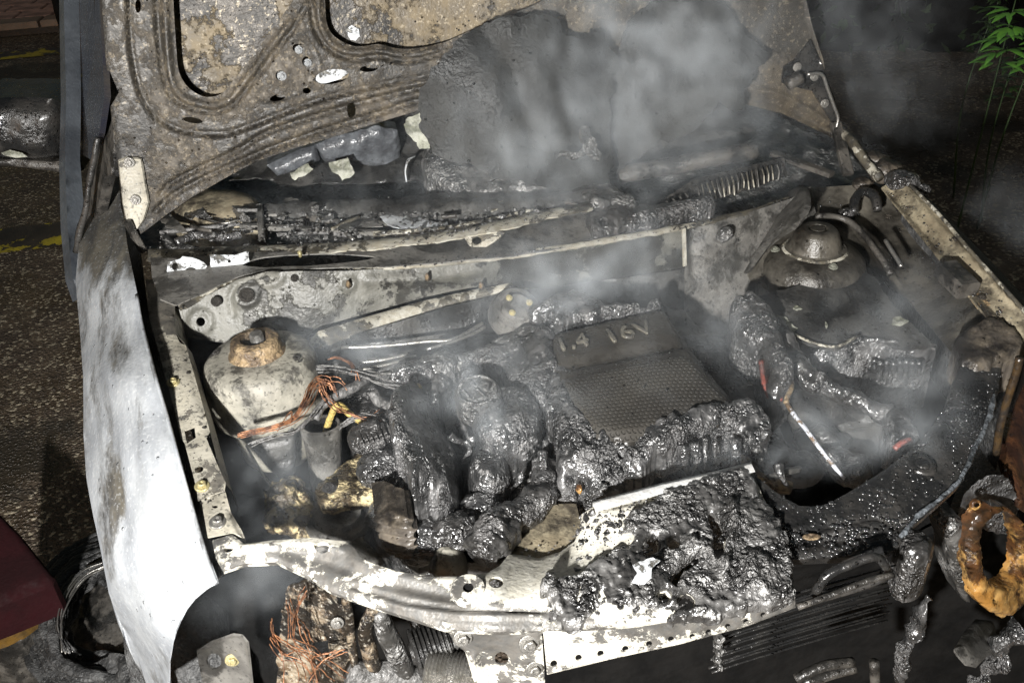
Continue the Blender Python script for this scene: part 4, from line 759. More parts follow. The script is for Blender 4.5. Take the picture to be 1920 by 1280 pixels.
bot = [(1400, 1136), (1280, 1160), (1150, 1172), (1018, 1181), (930, 1184), (832, 1178), (777, 1160), (709, 1139), (620, 1108), (569, 1076), (518, 1052), (456, 1054), (416, 1067), (404, 1045)]
xs = ZS((400, 1010, -.098), (416, 1067, -.105), (510, 1011, -.095), (518, 1052, -.11), (649, 1013, -.095), (620, 1108, -.125), (743, 1069, -.098), (709, 1139, -.125), (860, 1077, -.10), (832, 1178, -.125), (956, 1034, -.125), (1010, 1042, -.13), (1050, 1030, -.13), (1018, 1181, -.12), (930, 1110, -.098), (1060, 1090, -.098), (1088, 962, -.105), (1114, 946, -.092), (1240, 914, -.09), (1409, 875, -.088), (1250, 1040, -.10), (1280, 1160, -.115), (1492, 1118, -.115), (1456, 971, -.10), (1150, 1020, -.098))
xm = panel('front_crossmember', top+rgt+bot, xs, M['cross'], CAR, step=6, skirt=(0, .004, -.010), holes=[ell(428, 1029, 9, 6, -10), ell(605, 1026, 15, 10), ell(930, 1091, 14, 11)]+burnt,
    relief=[(((540, 1030), (640, 1062), (720, 1092), (820, 1112), (870, 1120)), 16, -.006), (((660, 1110), (760, 1138), (860, 1152), (1020, 1156)), 6, .004), (((660, 1098), (760, 1128), (860, 1142), (1020, 1146)), 5, -.005), ('edge', 6, -.003), (((1130, 952), (1260, 920), (1400, 890)), 5, -.006), (((456, 1025), (560, 1020), (640, 1030)), 8, .005)],
    wear_and_light=[(620, 1060, (80, 26), -.14), (760, 1105, (110, 18), -.22), (900, 1150, (140, 16), -.35), (930, 1100, (90, 30), .35), (1010, 1050, (70, 25), .5), (1100, 1000, (70, 60), .35), (1230, 920, (180, 16), .8), (1060, 1110, (60, 40), .35), (480, 1030, (40, 20), .1), (1240, 1060, (120, 90), .15), (1450, 1060, (50, 100), -.5)],
    label='pale flaked front crossmember')
wsh = lathe('washer', [(.0, .001), (.006, .001), (.0065, .004), (.020, .004), (.022, .002), (.0225, -.004)], xs(np.array([878.]), np.array([1105.]))[0], M['cross'], xm, axis=(0, -.15, 1), seg=32)
lathe('washer_hole', [(.0062, .0045), (.0058, .0012), (0, .0012)], xs(np.array([878.]), np.array([1105.]))[0], M['void'], wsh, axis=(0, -.15, 1), seg=16)
panel('duct_floor', K(8, (900, 590), (960, 490), (1020, 420), (1110, 350), (1170, 300), (1280, 300), (1310, 420), (1300, 560), (1180, 600), (1000, 600)), ZS((960, 1030, -.145), (1080, 960, -.14), (1080, 1030, -.145)), M['railR'], CAR, step=7, noise=[(.004, 22, 3, False, 6)])
# perforated front strip
pt = [(1018, 1178), (1150, 1169), (1280, 1157), (1400, 1133), (1492, 1116)]; pb = [(1494, 1142), (1400, 1178), (1280, 1210), (1150, 1238), (1026, 1268)]
hs = [k1(8, *p) for p in ((1160, 1180), (1295, 1148), (1415, 1125), (1550, 1100), (1680, 1073), (1800, 1047))]+[k1(9, *p) for p in ((165, 1043), (250, 1020), (350, 990), (445, 965), (535, 930), (635, 885))]
pst = panel('perforated_strip', pt+pb, YS(*[(x, y, float(xs(np.array([float(a)]), np.array([float(b)]))[0][1])+.001) for x, y, a, b in ((1018, 1182, 1018, 1181), (1280, 1162, 1280, 1160), (1492, 1119, 1492, 1118), (1026, 1268, 1018, 1181), (1280, 1210, 1280, 1160), (1494, 1142, 1492, 1118))]), M['cross'], CAR, step=5, thick=.003, holes=[ell(x, y, 6.5-.0035*max(0, x-1040), 6-.003*max(0, x-1040), -20) for x, y in hs], relief=[('holes', 5, -.002), ('edge', 4, -.003)],
      wear_and_light=[(1060, 1220, (120, 60), .1), (1250, 1170, (200, 20), -.1), (1450, 1135, (90, 40), -.3)], label='pale strip with a row of holes along the front edge')
# bracket under the crossmember
_ya, _yb = [float(xs(np.array([a]), np.array([b]))[0][1])+.001 for a, b in ((840., 1178.), (1015., 1181.))]; bs_ = YS((840, 1180, _ya), (1015, 1185, _yb), (1020, 1300, _yb+.01), (880, 1300, _ya+.03), (860, 1220, _ya+.01))
bkt = panel('crossmember_bracket', [(828, 1174), (930, 1181), (1014, 1177), (1022, 1310), (878, 1310), (884, 1270), (872, 1228), (850, 1205)], bs_, M['cross'], CAR, step=5, thick=.003, holes=[ell(*k1(8, 870, 1165), 13, 12)], relief=[('pit', *k1(8, 870, 1165), 22, -.008), ('edge', 5, -.004), (K(8, (720, 1130), (800, 1280)), 8, .012)], wear_and_light=[(930, 1200, (70, 24), -.4), (880, 1270, (26, 40), .4), (960, 1250, (40, 50), -.1)])
for x, y, r in ((660, 1023, .012), (1020, 1053, .013), (1050, 1190, .011)): bolt(bs_(*[np.array([v]) for v in k1(8, x, y)])[0]+np.array([0, -.003, 0]), (0, -1, .25), r, M['steel'], bkt)
# charred heap lying on the crossmember
hz = ZS((1040, 1110, -.098), (1250, 1040, -.10), (1409, 880, -.09), (1492, 1100, -.113), (1240, 1150, -.113), (1300, 930, -.092))
heap = lump('charred_heap', K(8, (1090, 765), (1130, 710), (1300, 690), (1390, 610), (1480, 590), (1590, 530), (1600, 470), (1530, 420), (1640, 330), (1740, 250), (1862, 225))+K(9, (100, 250), (250, 215), (400, 178), (470, 200), (530, 320), (600, 420), (645, 500), (690, 700), (690, 820), (600, 870), (400, 910), (200, 950), (20, 960))+K(8, (1862, 905), (1700, 880), (1500, 880), (1400, 905), (1300, 950), (1220, 970), (1180, 920), (1130, 850)), hz, .007, 10, 'heapchar', CAR, amp=.006, sc=36, step=4., sd=61, sk=-.012, fine=.006, rag=11,
     pits=[('pit', *k1(9, 480, 720), 40, .014), ('pit', *k1(9, 420, 420), 28, .008), (K(9, (360, 360), (380, 500), (330, 640), (330, 760)), 9, .010), (K(9, (140, 560), (230, 600), (330, 700)), 10, .010), (K(8, (1300, 760), (1290, 900)), 4, -.009)], holes=burnt)
heap.parent = None; heap.location = Vector(WORLD[heap.name]); props(heap, 'crumbled black heap of charred plastic lying on the pale front crossmember', 'debris')
chip = panel('white_chip', K(8, (1590, 640), (1650, 620), (1700, 590), (1735, 600), (1700, 640), (1690, 700), (1650, 745), (1580, 735), (1610, 690)), ZS((1200, 1060, -.062), (1230, 1050, -.055), (1190, 1090, -.07)), M['white'], None, step=4, thick=.002, rag=4, noise=[(.006, 40, 3, False, 2)], label='small white chip of paint on the charred heap', cat='debris')

# pale rear edge of the crossmember
lipx = [(1112, 952), (1180, 934), (1240, 918), (1330, 898), (1409, 878)]
ML_ = np.array([xs(np.array([float(x)]), np.array([float(y)]))[0] for x, y in resample(lipx, 12, False)]); n = len(ML_)
V = np.vstack([ML_+np.array([0, -.012, .004]), ML_+np.array([0, 0, .007]), ML_+np.array([.002, .008, .005]), ML_+np.array([.002, .010, -.012])])
mk('edge_lip', V, [(r*n+i, r*n+i+1, (r+1)*n+i+1, (r+1)*n+i) for r in range(3) for i in range(n-1)], plain('pale_edge', (.62, .62, .61), .5, c2=(.45, .44, .42), vs=30), xm)

# strings and drips of melted plastic between the masses
rg = np.random.default_rng(31); spots_ = [(760, 700), (800, 760), (870, 700), (1000, 650), (1010, 760), (1030, 820), (1040, 900), (980, 900), (890, 960), (820, 930), (760, 880), (700, 850), (1120, 900), (1200, 860), (1300, 830), (1400, 800), (1420, 850), (850, 840), (940, 950), (790, 990)]
for k, (px, py) in enumerate(spots_*2):
    px += rg.normal(0, 16); py += rg.normal(0, 14); L_ = rg.uniform(14, 46); a = rg.uniform(.6, 2.4); z = -.085-.00025*max(0, py-760)+rg.uniform(-.01, .02)
    pts = [(px, py, z), (px+.5*L_*math.cos(a)+rg.normal(0, 4), py+.5*L_*math.sin(a), z-.008), (px+L_*math.cos(a)+rg.normal(0, 5), py+L_*math.sin(a), z-.03)]
    r_ = rg.uniform(.002, .006); tube('melted_string', P3(pts), [r_*1.5, r_, r_*.5], M['char' if k % 3 else 'charash'], CAR, seg=8, n=6, amp=.003, scale=80)
scatter('char_crumbs', [(1020, 1090), (1100, 960), (1400, 890), (1480, 1100), (1250, 1160), (1030, 1165)], xs, 500, .001, .005, M['char2'], CAR, .7, .3, 11)
scatter('char_crumbs', [(960, 1040), (1090, 960), (1200, 935), (1180, 1000), (1080, 1060)], xs, 160, .0006, .002, M['char2'], CAR, .6, .3, 13)
scatter('char_crumbs', [(280, 560), (330, 560), (430, 950), (440, 1000), (390, 1000)], rs, 120, .0006, .0022, M['sootmetal'], CAR, .6, .3, 14)
scatter('water_drops', [(1060, 605), (1250, 580), (1280, 640), (1380, 750), (1120, 800), (1050, 690)], cs, 60, .0008, .002, M['drop'], CAR, .7, 0, 16, .008)

rg = np.random.default_rng(52)
for k in range(8):
    px = rg.uniform(1180, 1440); py = 868-.33*(px-1180)*.55+rg.normal(0, 5); L_ = rg.uniform(20, 80); r_ = rg.uniform(.002, .007)
    tube('melted_drip', P3([(px, py-14, -.085), (px+rg.normal(0, 3), py+L_*.4, -.11), (px+rg.normal(0, 5), py+L_, -.15)]), [r_*1.6, r_, r_*.4], M['char' if k % 2 else 'char2'], CAR, seg=10, n=7, amp=.004, scale=70)
# ---- left headlight bay
panel('headlight_bay', [(318, 1300), (318, 1235), (339, 1150), (404, 1085), (520, 1040), (620, 1090), (720, 1130), (860, 1180), (880, 1310)], YS((330, 1240, -.12)), M['void'], CAR, step=16)  # black sheet: the shade inside the bay is put into its colour
hb = YS((440, 1200, -.41), (476, 1300, -.40), (380, 1260, -.36))
hbk = panel('headlight_bracket', [(372, 1218), (400, 1200), (440, 1186), (456, 1188), (466, 1200), (478, 1310), (404, 1310), (386, 1290), (380, 1262)], hb, M['dust'], CAR, step=5, holes=[ell(401, 1239, 14, 15)], thick=.003, relief=[('edge', 5, .004)], wear_and_light=[(450, 1240, (26, 60), .4), (395, 1240, (30, 40), -.25)])  # right half painted lighter, left darker, as the lamp would light it
bolt(hb(np.array([436.]), np.array([1234.]))[0]+np.array([0, -.002, 0]), (0, -1, .2), .0105, M['yzinc'], hbk)
bp = YS((560, 1120, -.42), (640, 1140, -.45), (560, 1290, -.42), (650, 1290, -.45))
bpl = panel('headlight_plate', [(540, 1100), (575, 1085), (620, 1110), (660, 1150), (668, 1220), (660, 1310), (520, 1310), (525, 1200), (530, 1140)], bp, M['grimy'], CAR, step=6, rag=6, holes=[[k1(7, *p) for p in ((1612, 1045), (1690, 1032), (1700, 1110), (1620, 1130))]], thick=.003, noise=[(.005, 28, 4, True, 8)], label='rusty mottled plate inside the left headlight bay')
bolt(bp(np.array([632.]), np.array([1154.]))[0]+np.array([0, -.012, 0]), (0, -1, .2), .009, M['steel'], bpl)
for k, pts in enumerate(([(575, 1105), (560, 1130), (556, 1160), (570, 1190), (585, 1240)], [(505, 1165), (510, 1190), (540, 1215), (570, 1235), (600, 1270)], [(540, 1125), (548, 1160), (546, 1200), (575, 1230), (590, 1275)], [(505, 1195), (530, 1225), (560, 1225), (590, 1250), (600, 1290)], [(640, 1215), (610, 1228), (590, 1240), (575, 1265)])):
    wires('copper_wires', [Yp(x, y, -.475-.004*k) for x, y in pts], 4, .003, .0007, M['copper'], CAR, 20+k, .02)
for pts, r, m in (([(645, 1105), (656, 1160), (660, 1210), (668, 1260)], .006, 'grimy'), ([(700, 1140), (684, 1180), (692, 1220), (705, 1262)], [.008, .010, .011, .011], 'grimy'), ([(710, 1145), (725, 1185), (745, 1225), (762, 1275)], [.010, .014, .015, .016], 'charash'), ([(655, 1255), (690, 1262), (740, 1262), (790, 1275)], .018, 'cable')):
    tube('coolant_pipe', [Yp(x, y, -.47) for x, y in pts], r, M[m], CAR, seg=14, amp=.002)
pc = Yp(775, 1225, -.47); pu = lathe('ribbed_pulley', [(0, -.004), (.014, -.004), (.016, .0), (.030, .0)]+sum([[(.0335, .002+i*.0062), (.0335, .0045+i*.0062), (.0295, .0055+i*.0062), (.0295, .0072+i*.0062)] for i in range(8)], [])+[(.024, .054), (.024, .08), (.032, .082), (.032, .10), (.02, .104), (.02, .15)], pc, M['dustdark'], CAR, axis=(1, .18, .06), seg=40, sharp=20, label='ribbed belt pulley below the crossmember')
fx = [Yp(800, 1262, -.50), Yp(840, 1268, -.51), Yp(885, 1272, -.52)]
lathe('flex_pipe', sum([[(.030, i*.005), (.034, i*.005+.0025)] for i in range(15)], []), fx[0], M['steel'], CAR, axis=(fx[2]-fx[0]).tolist(), seg=30, sharp=60)
# ---- left front tyre, burnt down to its cords
ty = empty('front_wheel', Z(190, 1150, -.60)); ty.parent = CAR; ty.location = Vector(WORLD[ty.name]-WORLD[CAR.name])
wx = np.array([-.80, -.01, -.64]); prof = []
for k in range(13):
    t = math.pi*(k/12*1.15-.07); prof.append((.275-.08*math.cos(t)*.0+.05*math.sin(t)-.02, -.11+.22*k/12))
lathe('tyre', [(.18, -.08), (.21, -.09), (.245, -.08), (.258, -.05), (.262, 0), (.258, .05), (.245, .08), (.21, .09), (.18, .08)], wx+np.array([.07, .02, -.02]), M['tyre'], ty, axis=(1, .06, .12), seg=72, amp=.012, scale=14, label='burnt front tyre')
lathe('rim', [(.20, -.07), (.19, -.06), (.17, .04), (.10, .05), (0, .05)], wx+np.array([.07, .02, -.02]), M['dustdark'], ty, axis=(1, .06, .12), seg=40)
ts = ZS((80, 1230, -.76), (110, 1110, -.72), (180, 1035, -.68), (230, 1150, -.62), (150, 1180, -.76), (200, 1290, -.78), (270, 1260, -.66))
panel('inner_liner', [(120, 1250), (128, 1130), (165, 1080), (215, 1075), (262, 1200), (250, 1270), (170, 1280)], ZS((150, 1180, -.82), (200, 1110, -.78), (200, 1250, -.80)), M['sootmetal'], ty, step=5, relief=[(((140+i*9, 1215), (165+i*9, 1120)), 3, .007) for i in range(10)], noise=[(.006, 30, 3, True, 5)])
rg = np.random.default_rng(15)
arc = np.array([(288, 1296), (205, 1262), (140, 1248), (104, 1200), (108, 1140), (140, 1085), (186, 1052), (214, 1066)], float)
for k in range(13):                          # the tread came apart into curled ribbons
    off = (k-4)*7.; cc = np.array([178., 1165.]); q = arc+(arc-cc)/np.linalg.norm(arc-cc, axis=1)[:, None]*off+rg.normal(0, 3.5, arc.shape)
    q = q[:8-(k % 3)] if k % 2 else q[(k % 3):]
    zz = ts(q[:, 0], q[:, 1])[:, 2]*0+(-.70-.012*abs(k-5)+rg.normal(0, .008))
    tube('tread_ribbon', [Z(p[0], p[1], z) for p, z in zip(q, zz)], rg.uniform(.007, .013), M['tyre'], ty, seg=10, n=9, amp=.010, scale=38, flat=rg.uniform(.35, .6))
panel('torn_sidewall', curve([(150, 1262), (185, 1240), (205, 1225), (240, 1228), (262, 1250), (280, 1300), (200, 1310), (130, 1310)], 3, True), ZS((180, 1250, -.72), (260, 1260, -.66), (180, 1310, -.74)), M['tyre'], ty, step=5, thick=.01, noise=[(.014, 20, 4, True, 9)])
rg = np.random.default_rng(5)
for k in range(22):
    a = k/21; c = [(128+6*rg.normal(), 1225-10*a), (118-14*a+4*rg.normal(), 1180-8*a), (128-10*a, 1130-14*a), (160-8*a, 1085-16*a), (200, 1062-12*a)]
    tube('steel_cord', [Z(x, y, -.665-.03*rg.random()) for x, y in c], .0016, M['tyre' if k % 2 else 'steel'], ty, seg=5)
for k in range(9):
    a = k/8; c = [(100+10*a, 1160+20*a), (60+20*rg.normal(), 1210+20*a), (20+15*rg.normal(), 1262+14*a)]
    tube('steel_cord', [Z(x, y, -.90+.02*(2-i)) for i, (x, y) in enumerate(c)], .002, M['tyre'], ty, seg=5)
# ---- right half: firewall continuation, strut tower
panel('firewall', [(1284, 428), (1400, 400), (1484, 372), (1520, 350), (1530, 400), (1440, 470), (1425, 545), (1420, 610), (1350, 630), (1284, 610)], YS((1284, 428, .122), (1484, 372, .17), (1284, 560, .10), (1430, 520, .11)), M['dust'], CAR, step=7, relief=[(ell(1355, 440, 19, 19), 5, .006), (((1284, 430), (1286, 500)), 4, .008), (((1300, 430), (1305, 520)), 12, -.012)], noise=[(.004, 15, 3, False, 12)], label='ash grey right end of the firewall')
blob('ash_boss', Yp(1357, 440, .11), (.014, .010, .014), M['charash'], CAR, amp=.004, sub=4)
panel('firewall_edge', [(1279, 430), (1286, 428), (1288, 498), (1281, 500)], YS((1283, 460, .105)), M['lip'], CAR, step=4, thick=.004, wear_and_light=[(1283, 460, 60, .3)])
# charred seal along the lip
ch = [(1096, 408), (1140, 395), (1220, 392), (1330, 382), (1335, 398), (1280, 408), (1200, 425), (1120, 440), (1104, 430)]
lump('charred_seal', ch, ZS((1100, 410, .035), (1330, 390, .04)), .018, 12, 'char2', amp=.008, sd=81, sk=-.02)
sw = panel('inner_wing', [(1500, 345), (1520, 352), (1640, 345), (1690, 380), (1860, 610), (1880, 660), (1800, 680), (1700, 560), (1660, 530), (1560, 545), (1440, 545), (1400, 520), (1440, 440), (1470, 380)],
      ZS((1500, 350, .01), (1640, 345, .02), (1690, 380, -.02), (1860, 620, -.06), (1530, 500, -.05), (1400, 520, -.07), (1700, 540, -.10), (1440, 545, -.09), (1600, 420, -.03)), M['towerR'], CAR, step=7, noise=[(.004, 14, 3, False, 15)], relief=[(curve([(1520, 360), (1500, 420), (1430, 480), (1395, 520)], 4), 8, .014), (curve([(1590, 400), (1640, 470), (1690, 540)], 4), 5, .008)], label='sooty right inner wing')
panel('wing_gusset', curve([(1452, 420), (1462, 382), (1490, 354), (1512, 352), (1520, 370), (1516, 400), (1480, 425), (1450, 450), (1420, 490), (1406, 492), (1430, 455)], 3, True), ZS((1490, 370, .02), (1450, 440, .0), (1410, 490, -.03)), M['dust'], CAR, step=5, dome=(.008, 8), skirt=(0, .02, -.03))
rc0 = Z(1528, 468, -.03)
rtw = lathe('strut_tower', [(.0, .004), (.05, .003), (.066, .0), (.082, -.008), (.092, -.02), (.098, -.04), (.100, -.075), (.10, -.14), (.10, -.25)], rc0, M['towerR'], CAR, seg=60, amp=.0015, scale=25, label='sooty brown right strut tower')
lathe('strut_cap', [(.0, .044), (.012, .044), (.015, .040), (.018, .044), (.026, .045), (.032, .043), (.038, .036), (.044, .022), (.046, .012), (.048, .006), (.055, .003)], rc0, M['towerR'], rtw, seg=48)
lathe('weld_ring', [(.053, .002), (.056, .005), (.059, .003), (.061, -.001)], rc0, M['lip'], rtw, seg=48, amp=.001, scale=80)
for dx, dy in ((-.068, .022), (.0, -.070), (.066, .03)): bolt(rc0+np.array([dx, dy, -.001]), (dx*2, dy*2, 1), .0085, M['pale'] if dy < .025 else M['sootmetal'], rtw)
# right wing edge: channel with a bright outer lip
e1 = [(1700, 345), (1820, 476), (1930, 598)]; e2 = [(1690, 372), (1800, 500), (1905, 620), (1880, 640), (1850, 640), (1740, 500), (1650, 385), (1640, 350)]
rz = ZS((1700, 345, .045), (1930, 598, -.03), (1650, 385, .02), (1850, 640, -.05), (1820, 476, .01), (1740, 500, -.015))
rw = panel('fender', [(1680, 335), (1700, 345), (1760, 406), (1820, 476), (1880, 542), (1940, 610), (1940, 660), (1905, 640), (1860, 610), (1800, 535), (1740, 460), (1690, 398), (1652, 352)], rz, M['railR'], CAR, step=6, thick=.003, relief=[(((1694, 350), (1814, 482), (1936, 614)), 4, .007), (((1672, 360), (1780, 486), (1910, 630)), 5, -.008), (((1655, 362), (1740, 468), (1860, 612)), 4, .006)],
      label='right fender rail darkened by soot')
tube('fender_lip', [rz(np.array([float(x)]), np.array([float(y)]))[0]+np.array([0, 0, .004]) for x, y in ((1702, 347), (1760, 406), (1820, 476), (1880, 542), (1940, 610))], .0035, M['lip'], rw)
panel('fender_outer', [(1700, 343), (1720, 352), (1780, 410), (1850, 482), (1930, 565), (1960, 600), (1940, 610), (1880, 540), (1820, 474), (1760, 404)], ZS((1700, 345, .04), (1820, 474, .005), (1940, 608, -.035), (1850, 482, -.04), (1930, 565, -.07)), M['tyre'], rw, step=7, skirt=(.01, 0, -.3))
for px, py in ((1665, 408), (1787, 452), (1840, 560)): bolt(rz(np.array([float(px)]), np.array([float(py)]))[0]+np.array([0, 0, .002]), (0, 0, 1), .007, M['sootrail'], rw)
blk = bar('rubber_buffer', Z(1772, 503, .0), Z(1815, 545, -.01), .04, .03, M['sootmetal'], rw); bar('buffer_base', Z(1810, 530, -.02), Z(1845, 575, -.03), .022, .008, M['rust'], blk)
tube('inner_cable', P3([(1530, 405, .01), (1575, 408, .0), (1610, 430, -.01), (1650, 480, -.03), (1670, 515, -.05)]), .006, M['sootmetal'], CAR, amp=.002)
tube('inner_cable', P3([(1660, 450, -.01), (1672, 470, -.02), (1685, 490, -.03), (1690, 500, -.035)]), .004, M['steel'], CAR)
hk = tube('hood_stay_loop', P3([(1600, 400, .0), (1605, 370, .02), (1622, 358, .025), (1640, 368, .02), (1646, 395, .0)]), .009, M['wetblack'], CAR, amp=.003)
for k, (px, py, z, rr) in enumerate(((1660, 320, .05, .03), (1690, 340, .045, .03), (1640, 300, .06, .025), (1720, 355, .03, .02), (1618, 345, .02, .018), (1585, 398, .0, .012))):
    blob('burnt_lump', Z(px, py, z), (rr, rr*.8, rr*.6), M['char2' if k % 2 else 'sootrail'], CAR, amp=.008, seed=90+k, sub=4)
tube('pillar_seam', [onh(1570, 240, .0), Z(1600, 268, .09), Z(1620, 300, .07), Z(1650, 335, .05)], .009, M['lip'], CAR, amp=.004)
# ---- air intake grille with slats
gb = panel('intake_grille', [(1225, 385), (1300, 338), (1400, 312), (1470, 296), (1476, 330), (1400, 356), (1310, 384), (1240, 396)], ZS((1230, 385, .035), (1300, 345, .055), (1470, 300, .065), (1470, 335, .035), (1310, 384, .03)), M['sootmetal'], CAR, step=6, thick=.004, noise=[(.003, 25, 3, True, 6)], label='melted intake grille of thin slats')
for k in range(17):
    t = k/16; a = (1306+t*150, 347-t*39); b = (1313+t*146, 384-t*49)
    if k == 2: b = (b[0]+4, b[1]-2)
    tube('slat', [Z(*a, .066), Z((a[0]+b[0])/2+1+rg.normal(0, .8), (a[1]+b[1])/2, .054), Z(b[0]+rg.normal(0, 1.2), b[1]+rg.normal(0, 2), .040)], .0013, M['lip' if k % 4 else 'dust'], gb, seg=6, n=3, flat=1.6)
for k in range(4): tube('slat', [Z(1285-k*12, 362+k*5, .055), Z(1290-k*12, 372+k*4, .05), Z(1283-k*12, 385+k*2, .038)], .002, M['dust'], gb, seg=6, n=3)
tube('scuttle_hose', P3([(1160, 330, .05), (1250, 312, .06), (1340, 296, .07), (1415, 282, .075)]), .018, M['sootmetal'], CAR, seg=14, amp=.004)
bar('scuttle_strut', Z(1448, 288, .06), Z(1560, 328, .05), .02, .01, M['sootmetal'], CAR)
# ---- battery, melted
BAT = empty('battery', Z(1600, 640, -.25), 'melted car battery slumped behind the right headlight', 'battery')
bpz = ZS((1408, 562, -.06), (1640, 512, -.055), (1700, 580, -.07), (1550, 640, -.085), (1480, 600, -.075), (1760, 650, -.10))
panel('top_plate', K(6, (430, 405), (560, 370), (700, 330), (860, 300), (960, 280), (1020, 310), (1100, 420), (1230, 560), (1320, 640), (1180, 640), (1040, 620), (950, 580), (840, 640), (720, 620), (600, 560), (520, 500)), bpz, M['dustdark'], BAT, step=6, thick=.010, rag=3, noise=[(.006, 12, 4, False, 4)])
for pl in (K(6, (1095, 545), (1110, 510), (1150, 495), (1190, 520), (1150, 545)), K(6, (550, 500), (590, 510), (650, 560), (635, 572), (580, 545)), K(6, (630, 465), (655, 455), (672, 470), (645, 485)), K(6, (780, 545), (790, 525), (798, 540), (788, 560))):
    panel('ash_flake', pl, bpz, M['pale'], BAT, step=4, back=-.004, thick=.001, rag=4)
tube('case_rim', [bpz(np.array([x]), np.array([y]))[0]+np.array([0, 0, .003]) for x, y in K(6, (432, 412), (470, 465), (530, 515), (600, 565), (720, 625), (840, 645), (950, 590))], .0028, M['lip'], BAT, amp=.0015)
lump('melted_case', K(6, (745, 660), (850, 640), (950, 585), (1040, 615), (1180, 640), (1315, 635), (1290, 690), (1255, 750), (1160, 740), (1060, 770), (960, 790), (890, 850), (800, 800), (750, 740)), ZS((1540, 650, -.10), (1700, 650, -.10), (1540, 720, -.16), (1720, 690, -.14)), .012, 14, 'char', BAT, amp=.012, sd=101, sk=-.12)
rg = np.random.default_rng(11)
for k in range(8):
    px = 1640+k*12; a = 672+rg.integers(0, 10); tube('drip', P3([(px, a, -.115), (px-2, a+18, -.14), (px-3, a+30+rg.integers(0, 20), -.17)]), [.006, .004, .003], M['char'], BAT, amp=.001)
lump('melted_cable_box', K(6, (315, 470), (360, 430), (425, 415), (500, 480), (545, 540), (575, 640), (600, 720), (625, 790), (600, 870), (550, 900), (505, 860), (475, 720), (420, 670), (350, 620), (330, 540)), ZS((1400, 590, -.06), (1450, 720, -.10)), .03, 22, 'char2', BAT, amp=.012, sd=105)
tube('char_ridge', P3(K(6, (545, 520, -.075), (580, 600, -.085), (640, 710, -.10), (720, 800, -.115), (850, 870, -.13), (980, 920, -.14), (1090, 970, -.15))), [.012, .018, .018, .018, .014, .014, .016], M['char2'], BAT, seg=18, n=12, amp=.012, scale=42)
panel('case_side', K(6, (620, 880), (730, 830), (900, 900), (1060, 960), (1100, 1000), (1060, 1150), (900, 1200), (780, 1180), (640, 1060), (600, 950)), ZS((1490, 740, -.14), (1660, 780, -.16), (1640, 860, -.25), (1500, 830, -.26)), M['dustdark'], BAT, step=6, thick=.006, noise=[(.010, 14, 4, True, 4)], relief=[(K(6, (850, 1030), (1030, 980)), 4, .008)])
lump('melted_corner', K(6, (1075, 960), (1130, 945), (1190, 1000), (1240, 1085), (1215, 1105), (1180, 1060), (1130, 1090), (1090, 1050)), ZS((1690, 800, -.14)), .012, 10, 'char', BAT, amp=.008, sd=111)
MR = plain('scorched_red', (.22, .055, .04), .5, c2=(.05, .025, .022), vs=70)
tube('scorched_lead', P3(K(6, (478, 705, -.075), (488, 770, -.09), (497, 830, -.10), (525, 885, -.11), (580, 890, -.11))), .0045, MR, BAT, amp=.0015)
tube('scorched_lead', P3(K(6, (1120, 1130, -.135), (1160, 1100, -.13), (1200, 1085, -.13))), .005, MR, BAT, amp=.0015)
MRD = peel('scorched_rod', (.55, .57, .62), (.08, .065, .05), (.45, .46, .5), (.16, .10, .05), scale=30, thr=.42, rough=.4, umetal=.2)
tube('clamp_rod', P3(K(6, (600, 770, -.10), (622, 830, -.095), (600, 900, -.10), (640, 970, -.11), (690, 1030, -.12), (770, 1140, -.14), (880, 1275, -.17))), [.003, .0035, .0035, .004, .0038, .0032, .003], MRD, BAT, amp=.001, label='bent scorched rod with pale and orange streaks')
tube('clamp_tip', P3(K(6, (612, 780, -.098), (628, 825, -.093), (605, 880, -.096), (598, 910, -.099))), .0040, M['rust'], BAT, amp=.001)
for k, (px, py, z, r) in enumerate(((1500, 880, -.2, .03), (1560, 860, -.2, .025), (1450, 860, -.19, .03), (1600, 880, -.2, .03), (1540, 830, -.22, .04), (1360, 850, -.2, .04), (1310, 860, -.21, .035), (1420, 900, -.16, .02))):
    blob('burnt_lump', Z(px, py, z), (r, r*.8, r*.6), M['char' if k % 2 else 'dustdark'], CAR, amp=.010, seed=130+k, sub=4)
tube('burnt_cable', P3([(1395, 850, -.13), (1415, 890, -.13), (1440, 905, -.13), (1480, 915, -.14)]), .010, M['rust'], CAR, amp=.004, seg=12)
tube('burnt_cable', P3([(1440, 895, -.12), (1470, 885, -.12), (1500, 878, -.13)]), .005, M['dust'], CAR, amp=.002)
# ---- right half of the crossmember: black and wet
ri = K(9, (470, 170), (560, 245), (640, 305), (720, 350), (800, 352), (870, 340), (960, 290), (1060, 230), (1170, 160), (1300, 60))+[(1735, 815), (1775, 760), (1790, 710), (1818, 655)]
rr_ = [(1850, 650), (1880, 680), (1872, 736), (1850, 800), (1822, 860), (1801, 906), (1761, 942), (1718, 980), (1690, 1018), (1664, 1038), (1563, 1043), (1486, 1046), (1474, 1002), (1440, 940), (1415, 900)]
rxs = ZS((1420, 890, -.095), (1500, 946, -.10), (1700, 850, -.09), (1790, 710, -.075), (1850, 655, -.06), (1865, 740, -.085), (1801, 906, -.10), (1690, 1018, -.115), (1486, 1040, -.118), (1570, 1040, -.118), (1640, 950, -.10))
rx = panel('front_crossmember', ri+rr_, rxs, M['wetblack'], CAR, step=6, skirt=(0, .004, -.014), relief=[(((1474, 1002), (1560, 985), (1640, 970), (1700, 985)), 5, -.006), (((1486, 1010), (1580, 1010), (1680, 990)), 14, -.008), ('edge', 6, -.003)], noise=[(.002, 22, 3, False, 7), (.0012, 120, 3, False, 8)], label='soot black right half of the front crossmember, beaded with water')
bq = rxs(np.array([1728.]), np.array([871.]))[0]
